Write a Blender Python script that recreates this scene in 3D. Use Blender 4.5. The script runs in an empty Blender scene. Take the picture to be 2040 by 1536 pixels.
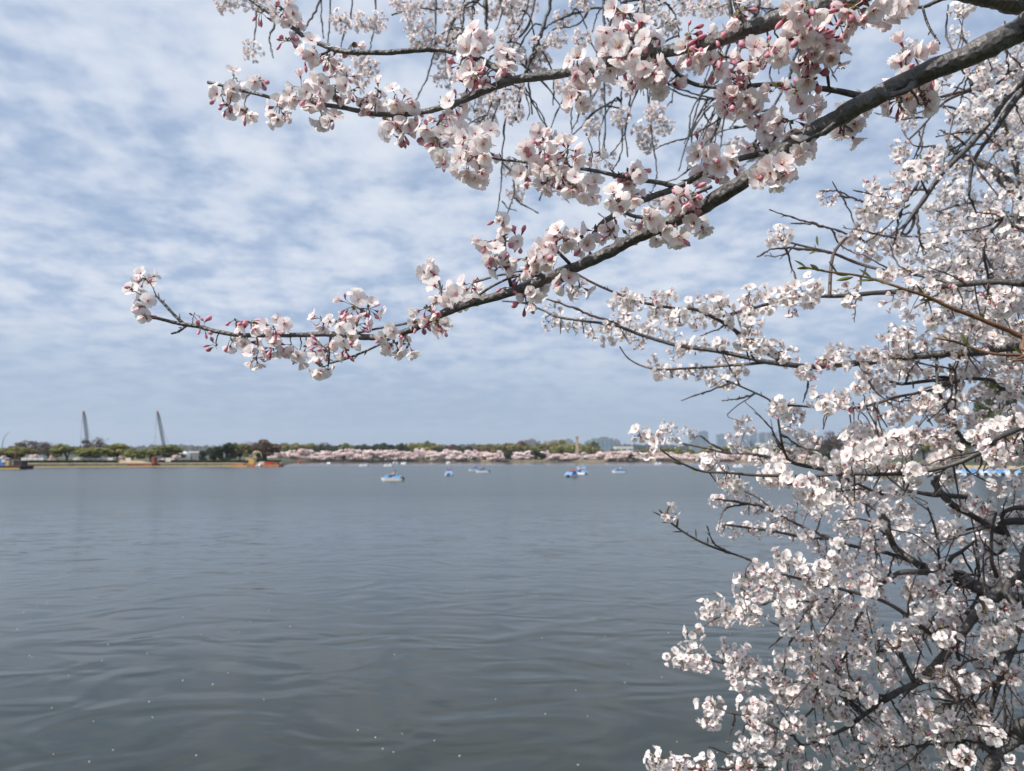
import bpy, math, random
import numpy as np
from mathutils import Vector, Matrix, Quaternion

# ------------------------------------------------------------------ camera, sky, sun, exposure
random.seed(7); RNG = np.random.default_rng(7)
SC = bpy.context.scene
COL = SC.collection
FPX, W0, H0 = 1416.0, 2040, 1536          # focal length in photo pixels
HORIZON = 912.0
CAM = np.array([0.0, 0.0, 2.8])
PITCH = math.atan((HORIZON - H0 / 2) / FPX)
cam = bpy.data.cameras.new('camera'); camo = bpy.data.objects.new('camera', cam); COL.objects.link(camo)
cam.sensor_width = 36.0; cam.lens = 36.0 * FPX / W0
cam.clip_start = 0.05; cam.clip_end = 20000
cam.dof.use_dof = True; cam.dof.focus_distance = 1.15; cam.dof.aperture_fstop = 7.5
camo.location = CAM; camo.rotation_euler = (math.pi / 2 + PITCH, 0, 0)
SC.camera = camo

SUN_DIR = Vector((-0.70, -0.36, 0.88)).normalized()       # towards the sun
SUN_EL = math.asin(SUN_DIR.z); SUN_AZ = math.atan2(SUN_DIR.x, SUN_DIR.y)   # clockwise from +Y
world = bpy.data.worlds.new('World'); SC.world = world; world.use_nodes = True

def build_world():
    nt = world.node_tree; N = nt.nodes; L = nt.links
    N.clear()
    out = N.new('ShaderNodeOutputWorld'); bg = N.new('ShaderNodeBackground')
    bg.inputs['Strength'].default_value = 0.092
    sky = N.new('ShaderNodeTexSky'); sky.sky_type = 'NISHITA'; sky.sun_disc = False
    sky.sun_elevation = SUN_EL; sky.sun_rotation = SUN_AZ
    sky.air_density = 1.0; sky.dust_density = 1.2; sky.ozone_density = 1.5
    tc = N.new('ShaderNodeTexCoord')
    sep = N.new('ShaderNodeSeparateXYZ'); L.new(tc.outputs['Generated'], sep.inputs[0])
    def math_(op, a, b=None, clamp=False):
        m = N.new('ShaderNodeMath'); m.operation = op; m.use_clamp = clamp
        for i, v in enumerate((a, b)):
            if v is None: continue
            if isinstance(v, (int, float)): m.inputs[i].default_value = v
            else: L.new(v, m.inputs[i])
        return m.outputs[0]
    def rng(v, a, b, c, d):
        m = N.new('ShaderNodeMapRange'); m.interpolation_type = 'SMOOTHSTEP'
        L.new(v, m.inputs[0])
        for i, q in enumerate((a, b, c, d)): m.inputs[i + 1].default_value = q
        return m.outputs[0]
    zc = math_('MAXIMUM', sep.outputs[2], 0.0)
    den = math_('ADD', zc, 0.20)
    px = math_('DIVIDE', sep.outputs[0], den); py = math_('DIVIDE', sep.outputs[1], den)
    comb = N.new('ShaderNodeCombineXYZ'); L.new(px, comb.inputs[0]); L.new(py, comb.inputs[1])
    def noise(scale, detail, rough, dist, off, stretch=(1, 1, 1), rot=0.0):
        mp = N.new('ShaderNodeMapping'); mp.inputs['Location'].default_value = off
        mp.inputs['Scale'].default_value = stretch; mp.inputs['Rotation'].default_value = (0, 0, rot)
        L.new(comb.outputs[0], mp.inputs[0])
        n = N.new('ShaderNodeTexNoise'); n.inputs['Scale'].default_value = scale
        n.inputs['Detail'].default_value = detail; n.inputs['Roughness'].default_value = rough
        n.inputs['Distortion'].default_value = dist
        L.new(mp.outputs[0], n.inputs['Vector']); return n.outputs['Fac']
    big = noise(0.85, 2, 0.5, 0.2, (2.3, 0.4, 0.0), (-1.0, 1.0, 1), 0.0)
    mid = noise(3.0, 3, 0.5, 0.1, (1.2, 5.1, 0.0), (0.9, 1.3, 1), 0.0)
    puff = noise(7.6, 3, 0.5, 0.0, (4.2, 9.1, 0.0), (1.0, 1.0, 1), 0.0)
    fine = noise(21.0, 3, 0.55, 0.0, (7.7, 2.2, 0.0), (1.0, 1.0, 1), 0.0)
    s = math_('ADD', math_('ADD', math_('MULTIPLY', big, 0.36), math_('MULTIPLY', puff, 0.66)), math_('ADD', math_('MULTIPLY', mid, 0.26), math_('MULTIPLY', fine, 0.22)))
    cov = rng(s, 0.43, 0.80, 0.0, 1.0)
    # clouds: lit tops brighter where thick detail, greyer body
    bright = rng(s, 0.57, 0.98, 0.0, 1.0)
    cc = N.new('ShaderNodeMix'); cc.data_type = 'RGBA'
    cc.inputs[6].default_value = (4.2, 5.2, 7.0, 1); cc.inputs[7].default_value = (7.0, 7.5, 8.4, 1)
    L.new(bright, cc.inputs[0])
    # thin high veil over the blue
    veil = N.new('ShaderNodeMix'); veil.data_type = 'RGBA'
    veil.inputs[0].default_value = 0.6
    L.new(sky.outputs[0], veil.inputs[6]); veil.inputs[7].default_value = (3.35, 4.6, 6.7, 1)
    mx = N.new('ShaderNodeMix'); mx.data_type = 'RGBA'
    fade = rng(sep.outputs[2], 0.0, 0.22, 0.35, 0.95)
    L.new(math_('MULTIPLY', cov, fade), mx.inputs[0]); L.new(veil.outputs[2], mx.inputs[6]); L.new(cc.outputs[2], mx.inputs[7])
    # haze layer at the horizon
    hz = N.new('ShaderNodeMix'); hz.data_type = 'RGBA'
    L.new(rng(sep.outputs[2], -0.02, 0.22, 0.80, 0.0), hz.inputs[0])
    L.new(mx.outputs[2], hz.inputs[6]); hz.inputs[7].default_value = (3.2, 4.3, 5.9, 1)
    L.new(hz.outputs[2], bg.inputs['Color']); L.new(bg.outputs[0], out.inputs[0])
build_world()
sl = bpy.data.lights.new('sun', 'SUN'); sl.energy = 5.0; sl.angle = math.radians(0.6); sl.color = (1.0, 0.955, 0.89)
slo = bpy.data.objects.new('sun', sl); COL.objects.link(slo)
slo.rotation_euler = SUN_DIR.to_track_quat('Z', 'Y').to_euler()
SC.view_settings.view_transform = 'Standard'; SC.view_settings.look = 'None'
SC.view_settings.exposure = 0.22; SC.view_settings.gamma = 1.0; SC.view_settings.use_curve_mapping = False
SC.render.engine = 'CYCLES'
cy = SC.cycles
cy.use_denoising = True; cy.max_bounces = 6; cy.diffuse_bounces = 3; cy.glossy_bounces = 3; cy.transmission_bounces = 4
cy.transparent_max_bounces = 4; cy.volume_bounces = 0; cy.caustics_reflective = False; cy.caustics_refractive = False

# ------------------------------------------------------------------ pixel helpers
FWD = np.array([0, math.cos(PITCH), math.sin(PITCH)]); UP = np.array([0, -math.sin(PITCH), math.cos(PITCH)]); RT = np.array([1.0, 0, 0])
def P(px, py, depth):
    return CAM + depth * (FWD + RT * (px - 1020) / FPX + UP * (768 - py) / FPX)
def at(px, py, Y):
    d = FWD + RT * (px - 1020) / FPX + UP * (768 - py) / FPX
    return CAM + d * (Y / d[1])
def xat(px, Y): return at(px, HORIZON, Y)[0]

# ------------------------------------------------------------------ mesh helpers
def tag(o, label=None, cat=None, group=None, kind=None):
    if label: o['label'] = label
    if cat: o['category'] = cat
    if group: o['group'] = group
    if kind: o['kind'] = kind
    return o
def link(name, data, parent=None):
    o = bpy.data.objects.new(name, data); COL.objects.link(o)
    if parent is not None: o.parent = parent
    return o
def empty(name, loc, rz=0.0):
    o = bpy.data.objects.new(name, None); COL.objects.link(o); o.location = loc; o.rotation_euler = (0, 0, rz)
    o.empty_display_size = 0.1
    return o
def mesh_data(name, verts, faces, mats, mi=None, smooth=False, pk=None):
    me = bpy.data.meshes.new(name)
    me.from_pydata([tuple(v) for v in np.asarray(verts, dtype=float)], [], [tuple(int(i) for i in f) for f in faces])
    for m in (mats if isinstance(mats, (list, tuple)) else [mats]): me.materials.append(m)
    if mi is not None: me.polygons.foreach_set('material_index', np.asarray(mi, dtype=np.int32))
    if smooth: me.polygons.foreach_set('use_smooth', np.ones(len(me.polygons), dtype=bool))
    if pk is not None:
        a = me.attributes.new('pk', 'FLOAT', 'POINT'); a.data.foreach_set('value', np.asarray(pk, dtype=np.float32))
    me.update(); return me
def fast_mesh(name, V, F, mats, mi=None, smooth=False, pk=None):
    """V (n,3); F (m,k) one face size only."""
    me = bpy.data.meshes.new(name); n = len(V); m, k = F.shape
    me.vertices.add(n); me.vertices.foreach_set('co', np.asarray(V, dtype=np.float32).ravel())
    me.loops.add(m * k); me.loops.foreach_set('vertex_index', F.astype(np.int32).ravel())
    me.polygons.add(m); me.polygons.foreach_set('loop_start', (np.arange(m) * k).astype(np.int32))
    for q in (mats if isinstance(mats, (list, tuple)) else [mats]): me.materials.append(q)
    if mi is not None: me.polygons.foreach_set('material_index', np.asarray(mi, dtype=np.int32))
    if smooth: me.polygons.foreach_set('use_smooth', np.ones(m, dtype=bool))
    me.update(calc_edges=True)
    if pk is not None:
        a = me.attributes.new('pk', 'FLOAT', 'POINT'); a.data.foreach_set('value', np.asarray(pk, dtype=np.float32))
    return me
class MB:
    """collects polygons, then builds one mesh"""
    def __init__(s): s.v = []; s.f = []; s.m = []; s.pk = []
    def add(s, V, F, m=0, pk=0.0):
        o = len(s.v); s.v.extend([tuple(map(float, q)) for q in V])
        for f in F: s.f.append(tuple(i + o for i in f)); s.m.append(m)
        s.pk.extend([pk] * len(V) if np.isscalar(pk) else list(pk))
    def box(s, c, d, m=0, rz=0.0, taper=1.0, bev=0.0):
        hx, hy, hz = d[0] / 2, d[1] / 2, d[2] / 2; cz, sz = math.cos(rz), math.sin(rz); V = []
        for z, t in ((-hz, 1.0), (hz, taper)):
            for x, y in ((-hx, -hy), (hx, -hy), (hx, hy), (-hx, hy)):
                x *= t; y *= t
                V.append((c[0] + x * cz - y * sz, c[1] + x * sz + y * cz, c[2] + z))
        s.add(V, [(0, 3, 2, 1), (4, 5, 6, 7), (0, 1, 5, 4), (1, 2, 6, 5), (2, 3, 7, 6), (3, 0, 4, 7)], m)
    def bar(s, a, b, r, n=5, m=0, r2=None):
        V, F = tube_raw(np.array([a, b], dtype=float), np.array([r, r if r2 is None else r2]), n, cap=True)
        s.add(V, F, m)
    def tube(s, pts, rad, n=6, m=0):
        V, F = tube_raw(np.array(pts, dtype=float), np.array(rad, dtype=float), n, cap=True); s.add(V, F, m)
    def build(s, name, mats, parent=None, smooth=False, pk=False):
        return link(name, mesh_data(name, s.v, s.f, mats, s.m, smooth, s.pk if pk else None), parent)
def tube_raw(pts, rad, n=6, cap=True, wob=0.0, rg=None):
    k = len(pts); V = np.zeros((k * n, 3)); t = np.gradient(pts, axis=0)
    t /= np.maximum(np.linalg.norm(t, axis=1, keepdims=True), 1e-9)
    ref = np.array([0, 0, 1.0]) if abs(t[0][2]) < 0.9 else np.array([1.0, 0, 0])
    u = np.cross(t[0], ref); u /= np.linalg.norm(u)
    ang = np.arange(n) * 2 * math.pi / n
    for i in range(k):
        u = u - t[i] * np.dot(u, t[i]); u /= max(np.linalg.norm(u), 1e-9); w = np.cross(t[i], u)
        r = rad[i]
        rr = r if wob == 0 else r * (1 + wob * rg.normal(size=n))
        V[i * n:(i + 1) * n] = pts[i] + (np.cos(ang) * rr)[:, None] * u + (np.sin(ang) * rr)[:, None] * w
    F = []
    for i in range(k - 1):
        for j in range(n):
            a = i * n + j; b = i * n + (j + 1) % n
            F.append((a, b, b + n, a + n))
    if cap:
        F.append(tuple(range(n - 1, -1, -1))); F.append(tuple((k - 1) * n + j for j in range(n)))
    return V, F
def spline(pts, per=5):
    """Catmull-Rom through rows of pts (any columns)"""
    p = np.asarray(pts, dtype=float); 
    if len(p) == 2: p = np.array([p[0], (p[0] + p[1]) / 2, p[1]])
    q = np.vstack([2 * p[0] - p[1], p, 2 * p[-1] - p[-2]]); out = []
    for i in range(1, len(q) - 2):
        for s in np.arange(per) / per:
            a, b, c, d = q[i - 1], q[i], q[i + 1], q[i + 2]
            out.append(0.5 * (2 * b + (c - a) * s + (2 * a - 5 * b + 4 * c - d) * s * s + (3 * b - a - 3 * c + d) * s ** 3))
    out.append(p[-1]); return np.array(out)

# ------------------------------------------------------------------ materials
def new_mat(name):
    m = bpy.data.materials.new(name); m.use_nodes = True; nt = m.node_tree
    b = nt.nodes.get('Principled BSDF'); return m, nt, b
def plain(name, col, rough=0.6, var=0.12, scale=3.0, metal=0.0, bump=0.0, spec=0.4):
    m, nt, b = new_mat(name); N, L = nt.nodes, nt.links
    b.inputs['Roughness'].default_value = rough; b.inputs['Metallic'].default_value = metal
    b.inputs['Specular IOR Level'].default_value = spec
    tc = N.new('ShaderNodeTexCoord'); n = N.new('ShaderNodeTexNoise'); n.inputs['Scale'].default_value = scale
    n.inputs['Detail'].default_value = 4; L.new(tc.outputs['Object'], n.inputs['Vector'])
    r = N.new('ShaderNodeValToRGB'); r.color_ramp.elements[0].position = 0.3; r.color_ramp.elements[1].position = 0.7
    c = np.array(col)
    r.color_ramp.elements[0].color = (*np.clip(c * (1 - var), 0, 1), 1); r.color_ramp.elements[1].color = (*np.clip(c * (1 + var), 0, 1), 1)
    L.new(n.outputs['Fac'], r.inputs[0]); L.new(r.outputs[0], b.inputs['Base Color'])
    if bump:
        bp = N.new('ShaderNodeBump'); bp.inputs['Strength'].default_value = bump; bp.inputs['Distance'].default_value = 0.05
        L.new(n.outputs['Fac'], bp.inputs['Height']); L.new(bp.outputs[0], b.inputs['Normal'])
    return m
def leafy(name, dark, light, trans=0.3, rough=0.7):
    """foliage / petals: attribute pk runs from dark (0) to light (1)"""
    m, nt, b = new_mat(name); N, L = nt.nodes, nt.links
    at_ = N.new('ShaderNodeAttribute'); at_.attribute_name = 'pk'
    oi = N.new('ShaderNodeObjectInfo')
    ad = N.new('ShaderNodeMath'); ad.operation = 'MULTIPLY_ADD'; ad.inputs[1].default_value = 0.22
    L.new(oi.outputs['Random'], ad.inputs[0]); L.new(at_.outputs['Fac'], ad.inputs[2])
    mx = N.new('ShaderNodeMix'); mx.data_type = 'RGBA'
    mx.inputs[6].default_value = (*dark, 1); mx.inputs[7].default_value = (*light, 1); L.new(ad.outputs[0], mx.inputs[0])
    b.inputs['Roughness'].default_value = rough; b.inputs['Specular IOR Level'].default_value = 0.25
    L.new(mx.outputs[2], b.inputs['Base Color'])
    tr = N.new('ShaderNodeBsdfTranslucent'); L.new(mx.outputs[2], tr.inputs[0])
    ms = N.new('ShaderNodeMixShader'); ms.inputs[0].default_value = trans
    out = N['Material Output']; L.new(b.outputs[0], ms.inputs[1]); L.new(tr.outputs[0], ms.inputs[2]); L.new(ms.outputs[0], out.inputs[0])
    return m
def bark_mat(name, dark, light, scale=60.0, bump=0.6):
    m, nt, b = new_mat(name); N, L = nt.nodes, nt.links
    tc = N.new('ShaderNodeTexCoord')
    n1 = N.new('ShaderNodeTexNoise'); n1.inputs['Scale'].default_value = scale; n1.inputs['Detail'].default_value = 6; n1.inputs['Roughness'].default_value = 0.65
    n2 = N.new('ShaderNodeTexNoise'); n2.inputs['Scale'].default_value = scale * 0.22; n2.inputs['Detail'].default_value = 3
    n3 = N.new('ShaderNodeTexVoronoi'); n3.inputs['Scale'].default_value = scale * 1.6
    for n in (n1, n2, n3): L.new(tc.outputs['Object'], n.inputs['Vector'])
    r = N.new('ShaderNodeValToRGB'); r.color_ramp.elements[0].position = 0.32; r.color_ramp.elements[1].position = 0.72
    r.color_ramp.elements[0].color = (*dark, 1); r.color_ramp.elements[1].color = (*light, 1)
    al = N.new('ShaderNodeAttribute'); al.attribute_name = 'pk'                      # distance along the branch: rings and lenticels
    sc3 = N.new('ShaderNodeVectorMath'); sc3.operation = 'SCALE'; sc3.inputs['Scale'].default_value = 28.0; L.new(tc.outputs['Object'], sc3.inputs[0])
    cb = N.new('ShaderNodeSeparateXYZ'); L.new(sc3.outputs[0], cb.inputs[0])
    zz = N.new('ShaderNodeMath'); zz.operation = 'MULTIPLY'; zz.inputs[1].default_value = 420.0; L.new(al.outputs['Fac'], zz.inputs[0])
    cv = N.new('ShaderNodeCombineXYZ'); L.new(zz.outputs[0], cv.inputs[0]); L.new(cb.outputs[2], cv.inputs[1]); L.new(cb.outputs[1], cv.inputs[2])
    n4 = N.new('ShaderNodeTexNoise'); n4.inputs['Scale'].default_value = 1.0; n4.inputs['Detail'].default_value = 2; L.new(cv.outputs[0], n4.inputs['Vector'])
    blend = N.new('ShaderNodeMix'); blend.data_type = 'FLOAT'; blend.inputs[0].default_value = 0.5; L.new(n1.outputs['Fac'], blend.inputs[2]); L.new(n4.outputs['Fac'], blend.inputs[3])
    mm = N.new('ShaderNodeMath'); mm.operation = 'MULTIPLY_ADD'; mm.inputs[1].default_value = 0.62
    L.new(blend.outputs[0], mm.inputs[0])
    h = N.new('ShaderNodeMath'); h.operation = 'MULTIPLY'; h.inputs[1].default_value = 0.38; L.new(n2.outputs['Fac'], h.inputs[0]); L.new(h.outputs[0], mm.inputs[2])
    L.new(mm.outputs[0], r.inputs[0]); L.new(r.outputs[0], b.inputs['Base Color'])
    b.inputs['Roughness'].default_value = 0.48; b.inputs['Specular IOR Level'].default_value = 0.5
    bp = N.new('ShaderNodeBump'); bp.inputs['Strength'].default_value = bump; bp.inputs['Distance'].default_value = 0.003
    ad = N.new('ShaderNodeMath'); ad.operation = 'ADD'; L.new(blend.outputs[0], ad.inputs[0]); L.new(n3.outputs['Distance'], ad.inputs[1])
    L.new(ad.outputs[0], bp.inputs['Height']); L.new(bp.outputs[0], b.inputs['Normal'])
    return m

M = {}
M['petal'] = leafy('petal', (0.90, 0.62, 0.64), (0.97, 0.93, 0.92), 0.46, 0.55)
M['petal_white'] = leafy('petal_white', (0.86, 0.66, 0.65), (0.97, 0.945, 0.93), 0.42, 0.55)
M['bud'] = leafy('bud', (0.50, 0.09, 0.15), (0.86, 0.44, 0.52), 0.2, 0.5)
M['calyx'] = plain('calyx', (0.25, 0.055, 0.06), 0.6, 0.3, 90)
M['anther'] = plain('anther', (0.70, 0.42, 0.10), 0.7, 0.25, 90)
M['stalk'] = plain('stalk', (0.24, 0.17, 0.07), 0.6, 0.35, 50)
M['bract'] = plain('bract', (0.16, 0.14, 0.045), 0.6, 0.4, 60)
M['bark'] = bark_mat('bark', (0.020, 0.018, 0.018), (0.175, 0.158, 0.15), 75, 1.0)
M['bark_far'] = bark_mat('bark_far', (0.03, 0.028, 0.028), (0.10, 0.09, 0.085), 50, 0.6)
M['twig'] = bark_mat('twig', (0.04, 0.03, 0.027), (0.14, 0.10, 0.085), 110, 0.5)
M['shoot'] = bark_mat('shoot', (0.12, 0.06, 0.035), (0.26, 0.14, 0.08), 110, 0.3)
M['leaf'] = leafy('leaf', (0.07, 0.10, 0.03), (0.20, 0.22, 0.07), 0.35, 0.45)
# ------------------------------------------------------------------ water
def water_mat():
    m, nt, b = new_mat('water'); N, L = nt.nodes, nt.links
    geo = N.new('ShaderNodeNewGeometry')
    b.inputs['Base Color'].default_value = (0.020, 0.026, 0.021, 1)
    b.inputs['IOR'].default_value = 1.333
    b.inputs['Specular IOR Level'].default_value = 0.5
    def nz(scale, stretch, rot, detail, dist, rough=0.5):
        mp = N.new('ShaderNodeMapping'); mp.inputs['Scale'].default_value = stretch; mp.inputs['Rotation'].default_value = (0, 0, rot)
        L.new(geo.outputs['Position'], mp.inputs[0]); n = N.new('ShaderNodeTexNoise'); n.inputs['Scale'].default_value = scale
        n.inputs['Detail'].default_value = detail; n.inputs['Distortion'].default_value = dist; n.inputs['Roughness'].default_value = rough
        L.new(mp.outputs[0], n.inputs['Vector']); return n.outputs['Fac']
    a = nz(0.8, (0.65, 1.0, 1), 0.15, 1.0, 1.8)
    c = nz(2.6, (0.5, 1.0, 1), -0.2, 2.0, 0.6)
    d = nz(7.0, (0.6, 1.0, 1), 0.3, 1.0, 0.3)
    sx = N.new('ShaderNodeSeparateXYZ'); L.new(geo.outputs['Position'], sx.inputs[0])       # sheltered, smoother water under the far bank
    lee = N.new('ShaderNodeMapRange'); lee.inputs[1].default_value = 230; lee.inputs[2].default_value = 330; lee.inputs[3].default_value = 0.25; lee.inputs[4].default_value = 0.05
    L.new(sx.outputs[1], lee.inputs[0])
    near = N.new('ShaderNodeMapRange'); near.inputs[1].default_value = 10; near.inputs[2].default_value = 55; near.inputs[3].default_value = 0.07; near.inputs[4].default_value = 0.25
    L.new(sx.outputs[1], near.inputs[0]); mn = N.new('ShaderNodeMath'); mn.operation = 'MINIMUM'; L.new(lee.outputs[0], mn.inputs[0]); L.new(near.outputs[0], mn.inputs[1]); L.new(mn.outputs[0], b.inputs['Roughness'])
    gust = nz(0.055, (0.5, 1.0, 1), 0.2, 2.0, 0.5)            # wind patches
    r = N.new('ShaderNodeMapRange'); r.inputs[1].default_value = 0.35; r.inputs[2].default_value = 0.65; r.inputs[3].default_value = 0.45; r.inputs[4].default_value = 1.0
    L.new(gust, r.inputs[0])
    def mul(x, k):
        q = N.new('ShaderNodeMath'); q.operation = 'MULTIPLY'; L.new(x, q.inputs[0])
        if isinstance(k, float): q.inputs[1].default_value = k
        else: L.new(k, q.inputs[1])
        return q.outputs[0]
    def add(x, y):
        q = N.new('ShaderNodeMath'); q.operation = 'ADD'; L.new(x, q.inputs[0]); L.new(y, q.inputs[1]); return q.outputs[0]
    h = mul(add(add(mul(a, 1.0), mul(c, 0.10)), mul(d, 0.012)), r.outputs[0])
    bp = N.new('ShaderNodeBump'); bp.inputs['Strength'].default_value = 1.0; bp.inputs['Distance'].default_value = 0.065
    L.new(h, bp.inputs['Height']); L.new(bp.outputs[0], b.inputs['Normal'])
    return m
M['water'] = water_mat()
w = MB(); w.add([(-4600, -60, 0), (4600, -60, 0), (4600, 4600, 0), (-4600, 4600, 0)], [(0, 1, 2, 3)])
tag(w.build('water', M['water']), 'calm grey green water of the wide basin', kind='structure')

# ------------------------------------------------------------------ land
M['grass'] = plain('grass', (0.05, 0.058, 0.024), 0.9, 0.3, 0.4)
M['stone'] = plain('stone', (0.42, 0.34, 0.22), 0.85, 0.25, 0.7)
M['soil'] = plain('soil', (0.33, 0.24, 0.15), 0.9, 0.25, 0.3)
M['hill'] = plain('hill', (0.030, 0.040, 0.030), 0.95, 0.3, 0.02)
SHORE = [(-2400, 40), (-900, 150), (-300, 190), (0, 215), (300, 232), (560, 246), (575, 330), (590, 470), (640, 490), (1000, 505), (1500, 520),
         (1610, 430), (1660, 300), (1760, 220), (1860, 160), (2040, 140), (2400, 120), (3200, 70)]
def land():
    pts = [np.array([xat(px, Y), Y]) for px, Y in SHORE]
    fine = []
    for a, b in zip(pts[:-1], pts[1:]):
        k = max(2, int(np.linalg.norm(b - a) / 15))
        for i in range(k): fine.append(a + (b - a) * i / k)
    fine.append(pts[-1]); rg = np.random.default_rng(3)
    V = []; F = []; mi = []
    rows = 6
    for p in fine:
        p = p * (1 + rg.normal() * 0.002); d = p / np.linalg.norm(p)
        V += [(p[0], p[1], -1.0), (p[0], p[1], 1.05), (*(p + d * 0.8), 1.15), (*(p + d * 14), 1.3), (*(p + d * 200), 2.5), (*(d * 4300), 6.0)]
    for i in range(len(fine) - 1):
        for j in range(rows - 1):
            a = i * rows + j; F.append((a, a + rows, a + rows + 1, a + 1)); mi.append(0 if j < 2 else 1)
    o = link('far_shore', mesh_data('far_shore', V, F, [M['stone'], M['grass']], mi)); tag(o, 'low stone edged shore across the water', kind='structure')
land()
def near_bank():
    V = [(-40, -2.5, 1.15), (-10, 0.8, 1.15), (10, 3.0, 1.15), (40, 6.3, 1.15), (40, -40, 1.3), (-40, -40, 1.3)]
    n = len(V); V += [(x, y, -1.2) for x, y, z in V]
    F = [tuple(range(n - 1, -1, -1))] + [(i, (i + 1) % n, (i + 1) % n + n, i + n) for i in range(n)]
    tag(link('near_bank', mesh_data('near_bank', V, F, [M['grass'], M['stone']], [0] + [1] * n)), 'grassy bank with stone edge under the cherry trees', kind='structure')
near_bank()
def hills(name, Y, prof, rough, seed, label):
    """wooded ridge: profile of (px, py) points at distance Y, bumpy with tree tops"""
    rg = np.random.default_rng(seed); xs = np.arange(prof[0][0], prof[-1][0], 1.6)
    top = np.interp(xs, [p[0] for p in prof], [p[1] for p in prof])
    k = rg.normal(size=len(xs)); k = np.convolve(k, np.hanning(5) / np.hanning(5).sum(), 'same') + 0.8 * np.convolve(rg.normal(size=len(xs)), np.hanning(21) / np.hanning(21).sum(), 'same') * 2
    V = []; F = []; rows = 7
    for i, px in enumerate(xs):
        zt = at(px, top[i] - rough * k[i], Y)[2]
        for j in range(rows):
            t = j / (rows - 1); yy = Y - 260 * (1 - t) ** 1.2 + 30 * rg.normal() * (0 < j < rows - 1)
            V.append((xat(px, Y) * yy / Y, yy, 1.0 + (zt - 1.0) * (math.sin(t * math.pi / 2)) * (1 + 0.06 * rg.normal() * (0 < j < rows - 1))))
        V.append((xat(px, Y) * 1.1, Y * 1.1, 1.0))
    rows += 1
    for i in range(len(xs) - 1):
        for j in range(rows - 1):
            a = i * rows + j; F.append((a, a + rows, a + rows + 1, a + 1))
    tag(link(name, mesh_data(name, V, F, M['hill'])), label, kind='structure')
hills('wooded_hills', 2600, [(-700, 900), (-100, 893), (200, 892), (330, 887), (420, 888), (470, 885), (540, 888), (640, 887), (700, 888), (760, 889), (840, 884), (900, 886), (1000, 885),
      (1100, 884), (1250, 886), (1400, 888), (1600, 886), (1800, 884), (2200, 884), (2900, 890)], 1.4, 5, 'dark blue green wooded hills on the horizon')

# ------------------------------------------------------------------ far trees
def crown_mesh(name, mat, seed, n=1500, leaf=0.05, clumps=16, flat=0.75, low=0.30, gap=0.5, spread=0.95):
    """unit crown: height 0..1, radius about .5; small leaf faces gathered in clumps"""
    rg = np.random.default_rng(seed); C = []
    for i in range(clumps):
        a = rg.uniform(0, 2 * math.pi); r = 0.40 * spread * math.sqrt(rg.uniform(0.05, 1)); h = rg.uniform(0, 1)
        zmax = low + (1 - low) * math.sqrt(max(0.0, 1 - (r / 0.5) ** 2)) * 0.93
        C.append((r * math.cos(a), r * math.sin(a), low + 0.07 + (zmax - low - 0.12) * h ** 0.6, rg.uniform(0.09, 0.17)))
    C = np.array(C); idx = rg.integers(0, clumps, n)
    d = rg.normal(size=(n, 3)); d /= np.linalg.norm(d, axis=1, keepdims=True)
    rad = C[idx, 3] * rg.uniform(0.45, 1.0, n) ** gap
    c = C[idx, :3] + d * rad[:, None] * np.array([1, 1, flat])
    nrm = d + rg.normal(size=(n, 3)) * 0.6; nrm /= np.linalg.norm(nrm, axis=1, keepdims=True)
    t = np.cross(nrm, rg.normal(size=(n, 3))); t /= np.linalg.norm(t, axis=1, keepdims=True); b = np.cross(nrm, t)
    s = leaf * rg.uniform(0.6, 1.4, n)[:, None]
    V = np.stack([c - t * s, c - b * s * 0.6, c + t * s, c + b * s * 0.6], axis=1).reshape(-1, 3)
    F = np.arange(n * 4).reshape(-1, 4); pk = np.repeat(rg.uniform(0.1, 0.8, n) + (0.25 * rg.normal(size=clumps))[idx], 4)
    return fast_mesh(name, V, F, mat, pk=pk)
def trunk_mesh(name, mat, seed, bare=False, low=0.3):
    rg = np.random.default_rng(seed); mb = MB()
    mb.tube([(0, 0, 0), (0.01, 0, 0.15), (0, 0.01, low + 0.05)], [0.035, 0.026, 0.02], 6)
    for i in range(9 if bare else 6):
        a = i * 2.4 + rg.uniform(-.4, .4); r = rg.uniform(0.2, 0.38); z = rg.uniform(0.5, 0.92)
        e = np.array([r * math.cos(a), r * math.sin(a), z])
        mb.tube(spline([(0, 0, low), e * (0.4, 0.4, 0.75) + (0, 0, 0.05), e], 2), np.linspace(0.016, 0.004, 5), 5)
        if bare:
            for k in range(7):
                f = e * rg.uniform(0.6, 1.0) + (0, 0, 0); g = f + rg.normal(size=3) * 0.09 + (0, 0, 0.05)
                mb.tube([f, g], [0.005, 0.002], 3)
    return mesh_data(name, mb.v, mb.f, mat)
M['trunk'] = plain('trunk', (0.06, 0.048, 0.04), 0.9, 0.3, 4)
KIND = {}
def kind(key, dark, light, label, variants=3, trans=0.3, **kw):
    m = leafy('foliage_' + key, dark, light, trans)
    KIND[key] = ([crown_mesh('crown_' + key, m, 100 + hash_(key) + i, **kw) for i in range(variants)],
                 [trunk_mesh('trunk_' + key, M['trunk'], 200 + i, key == 'bare', kw.get('low', 0.3)) for i in range(variants)], label)
def hash_(s): return sum(ord(c) * (i + 1) for i, c in enumerate(s)) % 991
kind('cherry', (0.80, 0.63, 0.61), (0.97, 0.90, 0.875), 'pale pink blossoming cherry tree', 5, n=2300, leaf=0.044, clumps=30, low=0.0, spread=1.15)
kind('rose', (0.42, 0.22, 0.27), (0.66, 0.42, 0.48), 'deep pink blossoming tree', 1, n=3200, leaf=0.024, clumps=30, low=0.15, spread=1.1)
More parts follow.
